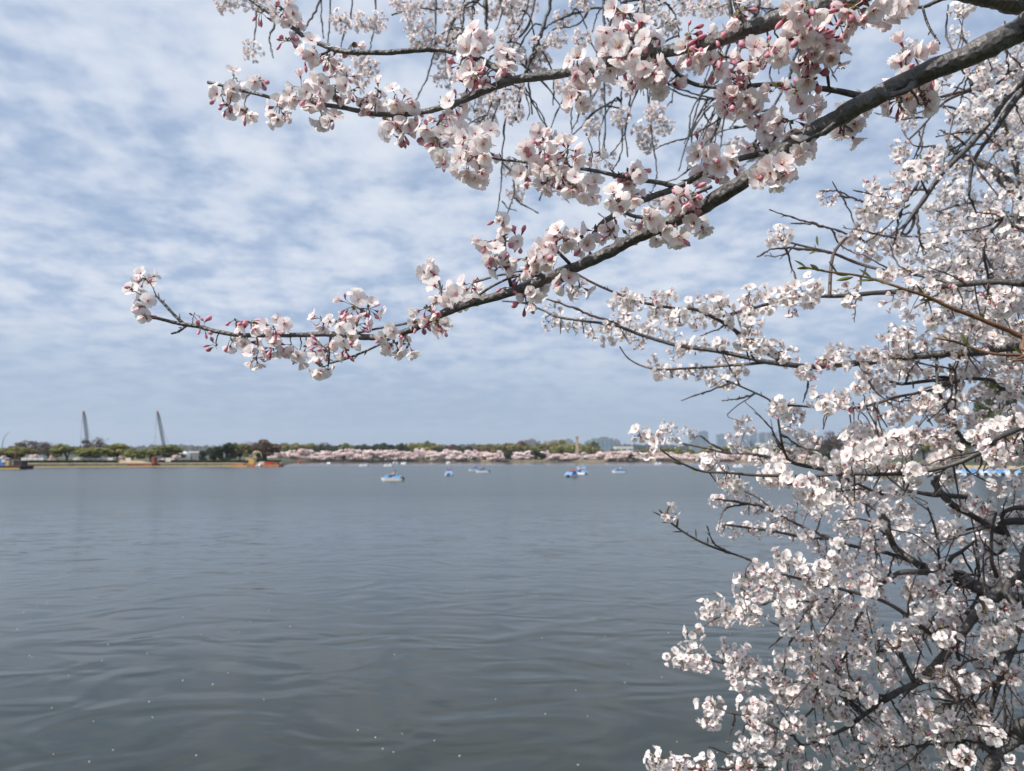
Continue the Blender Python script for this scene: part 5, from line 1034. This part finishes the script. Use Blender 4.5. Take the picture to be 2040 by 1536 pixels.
for pre, rows in [
    (0, [(1825, 1120, 2.55, 13), (1790, 1108, 2.6, 9), (1750, 1098, 2.6, 8), (1700, 1088, 2.65, 7), (1660, 1075, 2.65, 6), (1600, 1070, 2.7, 5), (1540, 1058, 2.75, 5), (1480, 1050, 2.8, 5), (1445, 1045, 2.8, 4)]),
    (0, [(1855, 1140, 2.5, 15), (1800, 1140, 2.5, 11), (1775, 1150, 2.5, 9), (1752, 1168, 2.5, 6)]), (0, [(1880, 1142, 2.5, 10), (1895, 1112, 2.5, 9), (1918, 1096, 2.5, 8), (1945, 1075, 2.5, 5)]), (0, [(1935, 1168, 2.45, 12), (1905, 1165, 2.5, 9), (1890, 1158, 2.5, 7), (1840, 1180, 2.5, 5)]),
    (0, [(1960, 1178, 2.42, 10), (1935, 1215, 2.4, 12), (1915, 1235, 2.4, 10), (1905, 1290, 2.4, 8), (1912, 1320, 2.4, 6)]), (0, [(1875, 1145, 2.5, 7), (1868, 1085, 2.5, 5), (1862, 1050, 2.5, 5), (1848, 1010, 2.5, 4)]), (0, [(1880, 1118, 2.5, 6), (1905, 1138, 2.48, 5), (1940, 1146, 2.48, 5), (1965, 1148, 2.48, 4)]),
    (0, [(1985, 1150, 2.3, 9), (1975, 1110, 2.3, 7), (1976, 1060, 2.3, 6), (1985, 1020, 2.3, 5)]), (0, [(2006, 1160, 2.2, 7), (2003, 1190, 2.2, 6), (1990, 1220, 2.2, 5)]),
    (0, [(1722, 1424, 2.25, 10), (1700, 1402, 2.25, 9), (1680, 1388, 2.25, 8), (1650, 1375, 2.3, 7), (1600, 1360, 2.3, 6), (1550, 1353, 2.35, 6), (1520, 1350, 2.35, 5), (1490, 1332, 2.4, 5), (1440, 1321, 2.45, 5), (1395, 1309, 2.45, 4), (1370, 1300, 2.5, 3)]),
    (0, [(1772, 1388, 2.2, 8), (1740, 1384, 2.2, 6), (1700, 1382, 2.2, 5), (1660, 1365, 2.2, 5), (1630, 1345, 2.2, 4)]), (0, [(1824, 1360, 2.2, 11), (1806, 1330, 2.2, 10), (1796, 1305, 2.2, 9), (1792, 1285, 2.2, 8), (1795, 1250, 2.2, 6)]),
    (1, [(2060, 1150, 2.2, 16), (2035, 1230, 2.1, 14), (2014, 1299, 2.1, 15), (2003, 1322, 2.1, 14), (1991, 1358, 2.1, 12), (1980, 1393, 2.1, 10), (1974, 1424, 2.1, 7)]), (0, [(1992, 1357, 2.1, 8), (1960, 1370, 2.1, 7), (1935, 1385, 2.1, 6), (1905, 1400, 2.1, 5), (1880, 1402, 2.1, 4)]),
    (0, [(1985, 1505, 2.0, 12), (1950, 1485, 2.0, 10), (1938, 1500, 2.0, 8), (1905, 1535, 2.05, 7)]), (0, [(2015, 1470, 2.0, 8), (1995, 1455, 2.0, 6), (1975, 1440, 2.05, 5)]), (0, [(1998, 1480, 2.0, 5), (2003, 1420, 2.0, 5), (2000, 1380, 2.0, 4), (2008, 1350, 2.0, 4)]), (0, [(1905, 1400, 2.1, 5), (1912, 1375, 2.1, 5), (1890, 1340, 2.1, 4)]),
    (2, [(2040, 850, 1.72, 13), (1980, 885, 1.72, 11), (1951, 902, 1.73, 11), (1922, 917, 1.74, 10), (1880, 931, 1.76, 9), (1818, 943, 1.78, 8), (1755, 945, 1.8, 8), (1682, 944, 1.82, 7), (1620, 948, 1.84, 6), (1512, 947, 1.86, 6), (1449, 942, 1.88, 5), (1401, 939, 1.9, 5), (1370, 928, 1.9, 5), (1337, 911, 1.9, 4), (1307, 888, 1.9, 4), (1282, 870, 1.9, 3)]),
    (2, [(2040, 690, 2.0, 22), (1960, 700, 2.1, 20), (1896, 703, 2.15, 19), (1822, 711, 2.2, 17), (1749, 718, 2.25, 15), (1690, 724, 2.3, 13), (1616, 730, 2.3, 12), (1543, 723, 2.3, 11), (1484, 711, 2.35, 10), (1429, 699, 2.4, 9), (1355, 689, 2.45, 8), (1277, 667, 2.5, 7), (1220, 647, 2.5, 6), (1118, 633, 2.55, 5), (1081, 618, 2.6, 4), (1044, 604, 2.6, 4), (1000, 600, 2.6, 3)]),
    (0, [(1245, 657, 2.5, 5), (1215, 640, 2.5, 5), (1170, 625, 2.5, 5), (1120, 605, 2.5, 4), (1076, 593, 2.5, 3)]), (0, [(1525, 722, 2.32, 7), (1441, 729, 2.4, 6), (1368, 734, 2.45, 5), (1314, 736, 2.45, 5), (1277, 728, 2.5, 4), (1250, 712, 2.5, 3), (1234, 690, 2.5, 3)]),
    (0, [(1570, 726, 2.28, 8), (1515, 695, 2.1, 8), (1478, 669, 2.1, 8), (1445, 645, 2.1, 8), (1387, 617, 2.1, 7), (1343, 614, 2.1, 6), (1282, 603, 2.1, 6), (1221, 581, 2.1, 5), (1172, 559, 2.1, 5), (1142, 541, 2.1, 4)]),
    (2, [(2110, 560, 1.85, 16), (2040, 565, 1.87, 14), (1984, 562, 1.9, 13), (1881, 571, 1.95, 12), (1822, 580, 1.95, 11), (1749, 583, 1.98, 10), (1675, 590, 2, 9), (1587, 590, 2.05, 8), (1528, 606, 2.08, 7), (1440, 630, 2.1, 6)]),
    (3, [(2120, 120, 2.3, 30), (2035, 165, 2.4, 20), (2005, 195, 2.4, 16), (1974, 240, 2.4, 13), (1932, 290, 2.4, 11), (1895, 327, 2.4, 10), (1870, 354, 2.4, 10), (1839, 400, 2.4, 10), (1820, 425, 2.4, 9), (1803, 450, 2.4, 7), (1792, 472, 2.4, 5)]),
    (3, [(2100, 150, 2.4, 22), (2040, 180, 2.5, 16), (2000, 230, 2.5, 13), (1985, 255, 2.5, 9), (1940, 320, 2.5, 8), (1930, 390, 2.5, 5)]), (0, [(2010, 190, 2.4, 9), (1945, 178, 2.45, 8), (1915, 183, 2.5, 7), (1865, 196, 2.5, 6), (1838, 206, 2.5, 5)]), (0, [(1937, 178, 2.45, 6), (1930, 155, 2.45, 6), (1912, 132, 2.45, 5), (1905, 120, 2.45, 4)]),
    (3, [(2060, 148, 2.5, 8), (1985, 167, 2.5, 7), (1932, 181, 2.5, 6), (1887, 200, 2.5, 6), (1862, 223, 2.5, 5), (1839, 250, 2.5, 5), (1803, 285, 2.5, 4)]), (0, [(1823, 424, 2.4, 7), (1818, 450, 2.4, 6), (1806, 466, 2.4, 5), (1790, 463, 2.4, 4)]), (0, [(1827, 420, 2.4, 6), (1829, 450, 2.38, 5), (1834, 484, 2.38, 4)]),
    (0, [(1862, 290, 2.2, 5), (1845, 318, 2.1, 6), (1825, 370, 2.1, 6), (1800, 410, 2.1, 5), (1788, 450, 2.1, 5), (1783, 478, 2.1, 4)]), (0, [(1652, 592, 2.0, 8), (1655, 540, 2.05, 7), (1663, 502, 2.1, 7), (1690, 470, 2.15, 6), (1715, 450, 2.2, 6), (1750, 436, 2.25, 5)]),
    (0, [(1905, 570, 1.95, 8), (1850, 552, 2.0, 7), (1770, 540, 2.05, 7), (1710, 525, 2.1, 7), (1660, 505, 2.1, 6), (1600, 490, 2.12, 5), (1555, 478, 2.12, 4)]), (0, [(1662, 504, 2.1, 5), (1590, 495, 2.12, 5), (1545, 495, 2.12, 4), (1508, 511, 2.12, 4)]), (0, [(1735, 492, 2.2, 4), (1720, 480, 2.2, 4), (1670, 460, 2.2, 4), (1620, 447, 2.2, 3), (1575, 445, 2.2, 3)]), (0, [(1735, 408, 2.2, 4), (1700, 395, 2.2, 4), (1664, 390, 2.2, 3)]),
    (2, [(2060, 770, 2.2, 11), (1970, 756, 2.2, 9), (1912, 754, 2.2, 8), (1849, 759, 2.2, 8), (1797, 765, 2.25, 7), (1762, 757, 2.3, 5)]), (0, [(1915, 757, 2.18, 7), (1850, 778, 2.12, 6), (1790, 790, 2.1, 6), (1740, 805, 2.1, 6), (1680, 814, 2.1, 5), (1580, 808, 2.1, 5), (1535, 805, 2.1, 4)]),
    (0, [(1866, 712, 2.18, 6), (1868, 770, 2.1, 7), (1880, 800, 2.1, 7), (1900, 840, 2.1, 8), (1915, 870, 2.1, 8), (1932, 884, 2.1, 8), (1970, 880, 2.05, 9), (2060, 860, 1.9, 10)]), (0, [(1898, 840, 2.1, 5), (1905, 780, 2.1, 5), (1902, 740, 2.1, 5), (1890, 725, 2.1, 4)]),
    (0, [(1640, 935, 2.4, 9), (1580, 922, 2.35, 8), (1564, 903, 2.3, 6), (1555, 870, 2.3, 5), (1549, 832, 2.3, 5), (1537, 801, 2.3, 4), (1499, 780, 2.3, 4), (1440, 755, 2.3, 3)]), (0, [(1925, 990, 2.4, 12), (1880, 985, 2.4, 11), (1860, 960, 2.4, 12), (1868, 985, 2.4, 12), (1800, 978, 2.4, 7), (1760, 985, 2.45, 6), (1700, 960, 2.45, 7), (1640, 935, 2.4, 9)]),
    (1, [(2060, 1040, 2.35, 20), (2000, 1060, 2.38, 14), (1950, 1035, 2.4, 12), (1905, 1010, 2.4, 14), (1880, 990, 2.4, 13), (1866, 965, 2.4, 12), (1868, 945, 2.4, 10)]), (0, [(1570, 920, 2.4, 7), (1500, 905, 2.6, 6), (1445, 902, 2.8, 5), (1407, 893, 2.85, 5), (1349, 881, 2.9, 4)]), (0, [(1450, 903, 2.8, 4), (1412, 880, 2.85, 4), (1395, 868, 2.85, 3)]), (0, [(1660, 1075, 2.6, 6), (1600, 1050, 2.7, 5), (1560, 1030, 2.7, 5), (1520, 1010, 2.7, 5), (1470, 1000, 2.7, 4), (1425, 994, 2.7, 4)]),
    (0, [(1890, 1292, 2.2, 10), (1840, 1252, 2.2, 9), (1797, 1219, 2.15, 9), (1755, 1196, 2.1, 8), (1689, 1177, 2.1, 7), (1580, 1150, 2.05, 6), (1540, 1135, 2.0, 6), (1480, 1110, 2.0, 5), (1420, 1090, 2.0, 5), (1370, 1065, 2.0, 5), (1335, 1040, 2.0, 4), (1313, 1015, 2.0, 4)]),
    (0, [(1700, 1182, 2.1, 6), (1614, 1198, 2.2, 5), (1552, 1196, 2.25, 5), (1506, 1209, 2.3, 4), (1450, 1222, 2.3, 3), (1395, 1250, 2.3, 2)]), (0, [(1650, 1195, 2.15, 5), (1612, 1210, 2.2, 5), (1595, 1240, 2.2, 4), (1580, 1270, 2.2, 4), (1567, 1300, 2.2, 4), (1565, 1345, 2.3, 4)]), (0, [(1600, 1484, 2.33, 6), (1570, 1461, 2.3, 6), (1518, 1438, 2.3, 5), (1473, 1424, 2.3, 4), (1418, 1417, 2.3, 3)]),
    (0, [(1555, 1505, 2.38, 6), (1530, 1526, 2.3, 5), (1450, 1530, 2.25, 5), (1380, 1532, 2.2, 4), (1340, 1522, 2.2, 4), (1300, 1514, 2.2, 3)]), (0, [(1725, 1210, 2.2, 6), (1700, 1250, 2.25, 6), (1690, 1300, 2.3, 5), (1660, 1340, 2.3, 5)]), (0, [(1792, 1290, 2.2, 7), (1750, 1297, 2.2, 5), (1700, 1305, 2.2, 4)]), (0, [(1882, 1298, 2.2, 9), (1865, 1260, 2.2, 7), (1858, 1230, 2.2, 6)]),
    (1, [(2060, 1010, 2.3, 12), (2010, 1080, 2.35, 8), (1985, 1105, 2.35, 6), (1960, 1090, 2.35, 5)]), (0, [(1880, 800, 2.1, 5), (1920, 790, 2.15, 5), (1950, 770, 2.15, 5)]), (1, [(2070, 1290, 2.2, 8), (2020, 1295, 2.15, 6), (1960, 1310, 2.15, 5), (1900, 1325, 2.15, 5), (1860, 1350, 2.15, 4)]),
    (0, [(1975, 1490, 2.0, 6), (1940, 1475, 2.1, 6), (1900, 1480, 2.15, 5), (1830, 1485, 2.2, 5), (1755, 1487, 2.2, 4)]), (0, [(1900, 1535, 2.05, 5), (1880, 1500, 2.1, 5), (1870, 1460, 2.15, 4)]), (0, [(1952, 1480, 2.05, 6), (1945, 1440, 2.1, 5), (1955, 1425, 2.1, 4)]), (2, [(2080, 480, 2.1, 10), (2020, 430, 2.15, 8), (1985, 450, 2.2, 7), (1960, 490, 2.2, 6), (1970, 560, 2.2, 5)])]:
    wmax = max(r[3] for r in rows); B.branch(rows, mat='bark_far' if wmax > 9 else 'twig', pre=PRE.get(pre), sides=9 if wmax > 12 else 6, knots=wmax > 6)
# leafy shoots
SHOOTS = [(2, [(2110, 700, 1.45, 13), (2040, 672, 1.5, 11), (1990, 650, 1.5, 10), (1940, 630, 1.5, 9), (1890, 611, 1.5, 8), (1850, 592, 1.5, 7), (1790, 572, 1.5, 6), (1720, 551, 1.52, 5), (1650, 541, 1.53, 5), (1600, 532, 1.54, 4)]), (2, [(2080, 712, 1.5, 8), (2040, 708, 1.5, 7), (1980, 705, 1.5, 6), (1930, 690, 1.52, 5), (1900, 680, 1.53, 5), (1862, 673, 1.54, 4)])]
for pre, rows in SHOOTS: B.branch(rows, mat='shoot', pre=PRE[pre], sides=8, reg=False, name='leafy_shoot')
def leaf_geo(seed, L_=.034, w_=.0048):
    rg = np.random.default_rng(seed); V = []; F = []; pk = []
    for i in range(6):
        t = i / 5; wv = w_ * math.sin(math.pi * (t * .92 + .04)) ** .8
        for j, u in enumerate((-1, 0, 1)): V.append((u * wv, abs(u) * wv * .8 + .004 * t * t, t * L_)); pk.append(.2 + .5 * (u == 0) + .2 * rg.uniform())
    for i in range(5):
        for j in range(2): F.append((i * 3 + j, i * 3 + j + 1, i * 3 + j + 4, i * 3 + j + 3))
    return mesh_data('leaf', V, F, M['leaf'], smooth=True, pk=pk)
LEAF = [leaf_geo(i, .030 + .004 * i) for i in range(3)]
rl = np.random.default_rng(9)
def leaf(px, py, dep, ang, sc):
    o = link('leaf', LEAF[int(rl.integers(3))], B.root); o.location = P(px, py, dep) - B.o
    ang = 2.85 + (ang - 3.0) * .75 if dep < 1.8 else ang; d = RT * math.cos(ang) + UP * math.sin(ang) + FWD * rl.normal() * .25; o.rotation_mode = 'QUATERNION'; o.rotation_quaternion = Vector((0, 0, 1)).rotation_difference(Vector(d)) @ Quaternion((0, 0, 1), rl.uniform(0, 6.28)); o.scale = (sc,) * 3
for px, py, a in [(1605, 533, 3.0), (1612, 536, 3.5), (1632, 540, 2.7), (1645, 541, 3.3), (1668, 546, 2.4), (1690, 548, 3.0), (1700, 552, 3.6), (1738, 558, 2.5), (1742, 560, 3.5), (1760, 566, 2.4), (1775, 566, 3.0), (1800, 577, 3.7), (1838, 588, 2.4), (1850, 592, 2.6), (1862, 600, 3.4), (1890, 612, 3.2), (1915, 622, 2.6), (1945, 634, 2.7), (1960, 640, 2.2), (2005, 660, 2.5), (1888, 676, 3.1), (1925, 690, 1.9), (1935, 692, 2.6), (2038, 706, 2.4), (2030, 716, 3.6)]:
    leaf(px, py, 1.5, a, rl.uniform(.6, .95))
for px, py, a in [(1835, 318, 1.8), (1830, 352, .3), (1815, 392, .8), (1800, 416, .6), (1793, 448, .9), (1630, 490, 1.6), (1628, 500, 3.6), (1320, 1030, 2.8), (1330, 1025, 1.4), (1338, 1042, 3.2), (1350, 1050, 1.5), (1362, 1060, 3.3), (1390, 1075, 3.3), (1388, 1073, 1.5), (1412, 1088, 1.6), (1345, 905, 1.2), (1362, 925, 2.9), (1390, 938, 4.0), (1452, 938, 2.1), (1310, 878, 3.2), (1985, 835, 1.2), (2000, 845, .8), (2015, 850, 1.4), (2010, 830, 2.0), (1993, 820, 1.6), (1965, 770, 1.5), (1975, 775, .7)]:
    leaf(px, py, 2.0, a, rl.uniform(.6, 1.0))
B.index()
def pts(s): return [tuple(int(v) for v in q.split(',')) for q in s.split()]
BN = pts('''1647,394 1793,308 1866,304 1797,335 1818,342 1870,338 1839,342 1797,362 1737,369 1745,394 1766,383 1797,383 1755,417 1737,417 1782,417 1722,423 1724,442 1732,462 1745,475 1774,471 1801,479 1787,494 1814,504 1724,500 1745,498 1689,473 1845,504 1807,540 1770,544 1689,579 1697,598 1782,600 1849,567 1807,575 1887,587 1901,433 1893,458 1916,462 1945,462 1953,483 1985,435 1970,417 2005,483 2016,467 1995,500 2032,487 1928,520 1974,554 1974,596 2005,592
1912,117 1943,108 1964,117 1891,133 1945,133 1949,154 1870,146 1878,162 1907,19 1922,19 1793,296 1901,231 1928,225 1953,235 1922,248 1974,192 2005,167 2028,125 2016,154 1990,130 1960,165 1860,308 1850,330
1152,576 1243,589 1230,603 1257,601 1245,618 1299,596 1331,589 1304,623 1336,635 1314,606 1355,630 1380,603 1385,638 1409,606 1436,613 1404,625 1441,638 1431,594 1485,623 1480,682 1493,586 1531,586 1496,615 1528,612 1499,642 1499,677 1510,692 1540,692 1555,700 1490,660 1566,583 1581,574 1616,562 1578,609 1611,598 1549,465 1540,477 1563,468 1625,575
1599,739 1616,742 1658,698 1646,715 1572,715 1705,703 1722,703 1749,703 1769,662 1778,674 1808,662 1811,689 1793,686 1781,712 1784,727 1734,730 1805,733 1849,733 1722,750 1752,750 1734,771 1758,768 1711,771 1628,792 1675,789 1669,800 1646,806 1728,803 1558,806 1834,692 1662,698 1676,725 1862,637 1901,648 1937,648 1945,658 1912,669 1887,669 1889,683 2012,669 1978,681 1912,704 1995,621 1891,752 1912,754 1945,733 1974,733 2005,725 2016,760 2016,781 1970,771 1947,785 1912,787 1860,783 1839,796 1828,808 1849,808 1797,821 1787,833 1880,825 1912,825 1891,846 1839,860 1880,873 1887,885 1866,881 1987,848 1964,856 1945,865 1957,881 1974,892 2005,881 2032,892 1985,908 1720,912 1745,910 1766,902 1699,908 1672,794
1647,931 1672,931 1699,923 1730,917 1755,912 1770,925 1641,965 1630,983 1662,977 1689,962 1703,958 1699,975 1682,990 1641,994 1639,1010 1666,996 1699,990 1693,1029 1689,1044 1757,975 1787,979 1803,981 1766,1012 1803,1012 1751,1037 1732,1058 1724,1067 1728,1087 1745,1083 1649,1104 1645,1115 1666,1117 1703,1112 1720,1125 1682,1129 1741,1131 1732,1146 1745,1150 1716,1150 1866,1127 1880,1135 1814,1160 1828,1171 1818,1183 1845,1165 1866,1156 1878,1169 1860,1179 1672,1081 1755,1167 1732,1177 1745,1177 1880,1204 1866,1192 1828,1212 1964,1212 1995,1212 2015,1212
1558,1107 1585,1115 1572,1125 1510,1130 1506,1142 1485,1150 1537,1150 1604,1140 1572,1150 1614,1152 1645,1142 1662,1117 1547,1175 1500,1177 1518,1188 1479,1173 1568,1182 1593,1177 1625,1180 1656,1173 1406,1215 1425,1202 1418,1225 1443,1234 1458,1221 1479,1209 1500,1215 1510,1227 1485,1227 1562,1207 1583,1207 1562,1225 1577,1236 1575,1250 1631,1198 1656,1211 1614,1223 1383,1259 1343,1305 1362,1302 1377,1296 1358,1317 1381,1321 1397,1321 1389,1309 1450,1290 1458,1311 1447,1319 1479,1298 1495,1315 1468,1327 1485,1336 1464,1357 1481,1359 1500,1340 1518,1342 1547,1350 1552,1363 1562,1311 1581,1300 1585,1319 1614,1267 1604,1277 1627,1300 1643,1288 1656,1305 1641,1319 1666,1263 1614,1340 1604,1352 1625,1352 1572,1359 1652,1365 1558,1386 1581,1382 1572,1392 1539,1398 1614,1386 1627,1394
1405,1403 1422,1403 1405,1430 1418,1436 1488,1407 1508,1403 1519,1415 1498,1424 1506,1444 1484,1477 1496,1483 1514,1477 1533,1465 1545,1473 1558,1432 1568,1448 1591,1436 1607,1454 1628,1456 1566,1489 1549,1498 1586,1502 1580,1522 1611,1522 1298,1508 1323,1512 1306,1524 1331,1529 1352,1529 1368,1522 1405,1518 1403,1529 1463,1524 1486,1524 1519,1524 1541,1524
1637,1222 1670,1224 1695,1241 1720,1233 1732,1249 1662,1260 1641,1270 1703,1279 1728,1266 1632,1299 1662,1291 1724,1295 1712,1308 1828,1228 1807,1243 1839,1247 1793,1258 1812,1260 1782,1281 1818,1283 1755,1283 1891,1228 1912,1241 1880,1247 1901,1254 1880,1272 1901,1279 1964,1228 1985,1241 2005,1254 1974,1262 1999,1274 2026,1258 2032,1228 1766,1314 1753,1335 1782,1333 1766,1358 1699,1362 1712,1370 1687,1370 1655,1366 1670,1339 1682,1320 1737,1395 1651,1412 1666,1414 1685,1424 1730,1435 1764,1426 1770,1437 1818,1387 1812,1408 1841,1401 1828,1420 1849,1418 1866,1399 1870,1416 1835,1451 1870,1451 1897,1431 1895,1453 1916,1456 1880,1470 1953,1426 1945,1449 1970,1451 1978,1466 1855,1341 1876,1345 1895,1335 1922,1345 1930,1358 1953,1299 1970,1316 1974,1287 2005,1339 2022,1349 2032,1335 1637,1456 1630,1472 1651,1487 1699,1462 1691,1501 1716,1501 1755,1464 1782,1472 1807,1472 1755,1485 1782,1501 1741,1508 1762,1518 1820,1508 1832,1520 1880,1487 1885,1516 1916,1508 2022,1524 2005,1503
1272,863 1307,870 1293,899 1339,870 1549,888 1551,813 1568,826 1582,824 1574,849 1599,870 1616,874 1591,884 1626,915 1585,905 1541,930 1560,936 1549,953 1574,957 1603,961 1603,982 1628,980 1532,951 1332,1018 1612,1160 1640,1165 1660,1150 1690,1160 1700,1200 1670,1195 1640,1210''')
BF = pts('''1093,642 1105,613 1120,640 1142,652 1167,635 1181,660 1208,652 1213,672 1230,638 1243,669 1257,638 1265,657 1294,652 1314,657 1272,677 1343,672 1346,701 1365,689 1385,689 1412,687 1434,684 1441,711 1466,716 1306,723 1314,745 1338,736 1365,738 1387,740 1412,740 1421,755 1453,740 1451,760 1475,740
1332,851 1374,863 1478,840 1489,851 1466,872 1470,884 1476,895 1522,901 1512,915 1532,905 1420,907 1407,917 1412,928 1445,953 1460,957 1466,967 1491,982 1480,980 1428,995 1449,995 1493,1009 1516,1007 1543,1020 1564,1017 1553,1032 1585,1020 1612,1013 1595,995 1616,997 1443,1051 1462,1057 1491,1055 1518,1055 1547,1057 1570,1049 1582,1061 1605,1067 1622,1072 1624,1088
1735,858 1707,856 1755,869 1787,871 1637,1025 1730,987 1803,1042 1818,1046 1839,1073 1849,1083 1828,1087 1880,1050 1891,1067 1901,1050 1870,1062 1907,1012 1922,1017 1953,1010 1964,1021 1943,1025 1962,1042 1974,1052 1995,1042 2016,1033 2032,1017 2016,1004 2037,994 2016,1071 1995,1077 1928,1081 1949,1083 1964,1098 1978,1133 1974,1144 1987,1150 2032,1162 2012,1123 1820,940 1850,930 1790,940 1900,900 1870,915 1760,880 1720,880 1690,870 1700,890 1740,890 1800,890 1810,870 1920,960 1890,950 1980,960 2020,960''')
rb = np.random.default_rng(77)
for x_, y_ in BN:
    far = rb.uniform() < .15
    B.cluster(x_, y_, int(rb.integers(6, 10)), int(rb.choice([0, 0, 0, 1, 2])), rb.uniform(17, 24), ddep=-.03, jitter=.07, size=.88, hang=.15)
for x_, y_ in BF: B.cluster(x_, y_, int(rb.integers(8, 12)), int(rb.choice([0, 0, 0, 1])), rb.uniform(16, 21), ddep=.15, jitter=.12, hang=.1, tol=.8, size=.85)
# single accents: bud-rich heads
for x_, y_, n, b, s in [(1982, 269, 2, 9, 22), (2016, 868, 3, 10, 26), (1974, 590, 3, 6, 24), (1642, 715, 1, 6, 20), (1537, 1155, 3, 7, 26), (1757, 826, 2, 1, 14), (1700, 806, 2, 3, 18), (1990, 905, 5, 8, 30), (1958, 1002, 2, 8, 22), (1866, 870, 3, 6, 24)]: B.cluster(x_, y_, n, b, s, ddep=-.08, size=.9)
# infill behind the outer sprays, denser towards the trunk
B.index(); k = 0
while k < 250:
    x_ = rb.uniform(1560, 2060); y_ = rb.uniform(380, 1545)
    lo = np.interp(y_, [380, 480, 600, 700, 780, 860, 950, 1100, 1250, 1400, 1545], [1880, 1850, 1820, 1740, 1760, 1700, 1640, 1640, 1600, 1580, 1500])
    if x_ < lo or rb.uniform() > .25 + .75 * min(1, (x_ - lo) / 240): continue
    if y_ > 1150 and rb.uniform() < .45: continue
    if 930 < y_ < 1130 and x_ > 1830 and rb.uniform() < .55: continue
    B.cluster(x_, y_, int(rb.integers(6, 10)), int(rb.choice([0, 0, 0, 1])), rb.uniform(15, 22), ddep=rb.uniform(.05, .55), jitter=.1, hang=.12, tol=.8, size=.86); k += 1
# fine bare twigs threading the mass
cand = [i for i in range(len(B.pts)) if 1450 < B.px[i] < 2060 and 60 < B.py[i] < 1540 and B.dep[i] < 3.2]
for i in range(170):
    j = cand[int(rb.integers(len(cand)))]; x0, y0, dep = B.px[j], B.py[j], B.dep[j]; L_ = rb.uniform(50, 130); a = rb.choice([2.6, 3.3, 3.9, 1.7, 5.0]) + rb.normal() * .35
    e1 = (x0 + L_ * .5 * math.cos(a), y0 - L_ * .5 * math.sin(a)); a2 = a + rb.normal() * .45; e2 = (e1[0] + L_ * .5 * math.cos(a2), e1[1] - L_ * .5 * math.sin(a2))
    B.branch([(x0, y0, dep, 4.5), (*e1, dep + rb.normal() * .06, 3.6), (*e2, dep + rb.normal() * .1, 2.2)], mat='twig', sides=4, knots=False, reg=False)
# more distant part of the crown, paler and softer
B.branch([(2120, 420, 3.9, 40), (2030, 380, 4.0, 30), (1960, 330, 4.1, 20), (1900, 300, 4.2, 10), (1880, 260, 4.2, 5)], mat='bark_far', pre=[(2.75, 2.25, 4.05, .07), (2.85, 3.2, 4.1, .06)], sides=7)
B.branch([(2060, 400, 4.0, 24), (1990, 470, 4.0, 16), (1920, 520, 4.1, 10), (1860, 560, 4.1, 7), (1840, 620, 4.1, 4)], mat='bark_far', sides=6)
B.branch([(2040, 380, 4.0, 18), (2000, 250, 4.0, 10), (1960, 140, 4.0, 7), (1915, 70, 4.1, 4)], mat='bark_far', sides=6); B.branch([(1985, 475, 4.0, 10), (1960, 600, 4.0, 8), (1920, 680, 4.0, 5)], mat='bark_far', sides=6); B.branch([(2000, 300, 4.0, 7), (1900, 215, 4.1, 5), (1810, 230, 4.1, 3)], mat='bark_far', sides=5)
for i in range(26):
    x0 = rb.uniform(1880, 2050); y0 = rb.uniform(150, 620); a = rb.uniform(2.2, 4.2); L_ = rb.uniform(60, 130); dep = rb.uniform(3.6, 4.3)
    B.branch([(x0, y0, dep, 5), (x0 + L_ * .5 * math.cos(a), y0 - L_ * .5 * math.sin(a) + 6, dep, 4), (x0 + L_ * math.cos(a), y0 - L_ * math.sin(a) + 22, dep, 2.5)], mat='bark_far', sides=4, knots=False)
B.index()
k = 0
while k < 260:
    x_ = rb.uniform(1810, 2060); y_ = rb.uniform(60, 720)
    lo = np.interp(y_, [60, 150, 250, 330, 420, 520, 600, 720], [1985, 1940, 1930, 1890, 1840, 1825, 1850, 1900])
    if x_ < lo or rb.uniform() > .35 + .65 * min(1, (x_ - lo) / 70): continue
    B.cluster(x_, y_, int(rb.integers(9, 13)), 0, rb.uniform(14, 20), depth=rb.uniform(3.4, 4.4), tol=.6, jitter=.05, hang=.1, size=.88); k += 1
for x_, y_ in pts('1903,62 1912,75 1803,237 1812,245 2005,87 2022,94 1849,204 1870,208 1812,90 1822,98 1900,275 1860,420 1870,440 1850,470 1840,610 1862,640 1870,560 1880,520'):
    B.cluster(x_, y_, 14, 0, 18, depth=4.1, tol=.6, hang=.1, size=.88)
B.rest_of_crown([[(2.75, 2.24, 4.05, .07), (3.0, 2.6, 4.7, .05), (3.25, 3.2, 5.1, .025), (3.4, 3.7, 5.1, .01)], [(2.75, 2.2, 3.9, .06), (3.4, 2.0, 4.6, .04), (4.1, 1.9, 4.9, .02), (4.6, 1.8, 4.8, .008)], [(3.1, 2.08, 2.6, .06), (3.9, 2.5, 3.1, .04), (4.6, 3.0, 3.2, .02), (5.2, 3.3, 3.0, .008)],
                 [(3.3, 2.04, 2.3, .05), (3.6, 2.9, 2.5, .03), (3.9, 3.7, 2.4, .012)], [(2.75, 2.2, 4.0, .05), (2.72, 2.3, 4.7, .03), (2.9, 2.4, 5.4, .012)]], 420)
B.finish(300, 0)

# ------------------------------------------------------------------ air
hz, nt, b = new_mat('haze_air'); nt.nodes.remove(b)
vol = nt.nodes.new('ShaderNodeVolumePrincipled'); vol.inputs['Color'].default_value = (0.88, 0.93, 1.0, 1); vol.inputs['Density'].default_value = 0.00010; vol.inputs['Anisotropy'].default_value = 0.25
nt.links.new(vol.outputs[0], nt.nodes['Material Output'].inputs['Volume'])
q = MB(); q.box((0, 2250, 92), (9600, 5100, 190)); tag(q.build('haze', hz), 'thin bluish haze over the basin', kind='stuff')
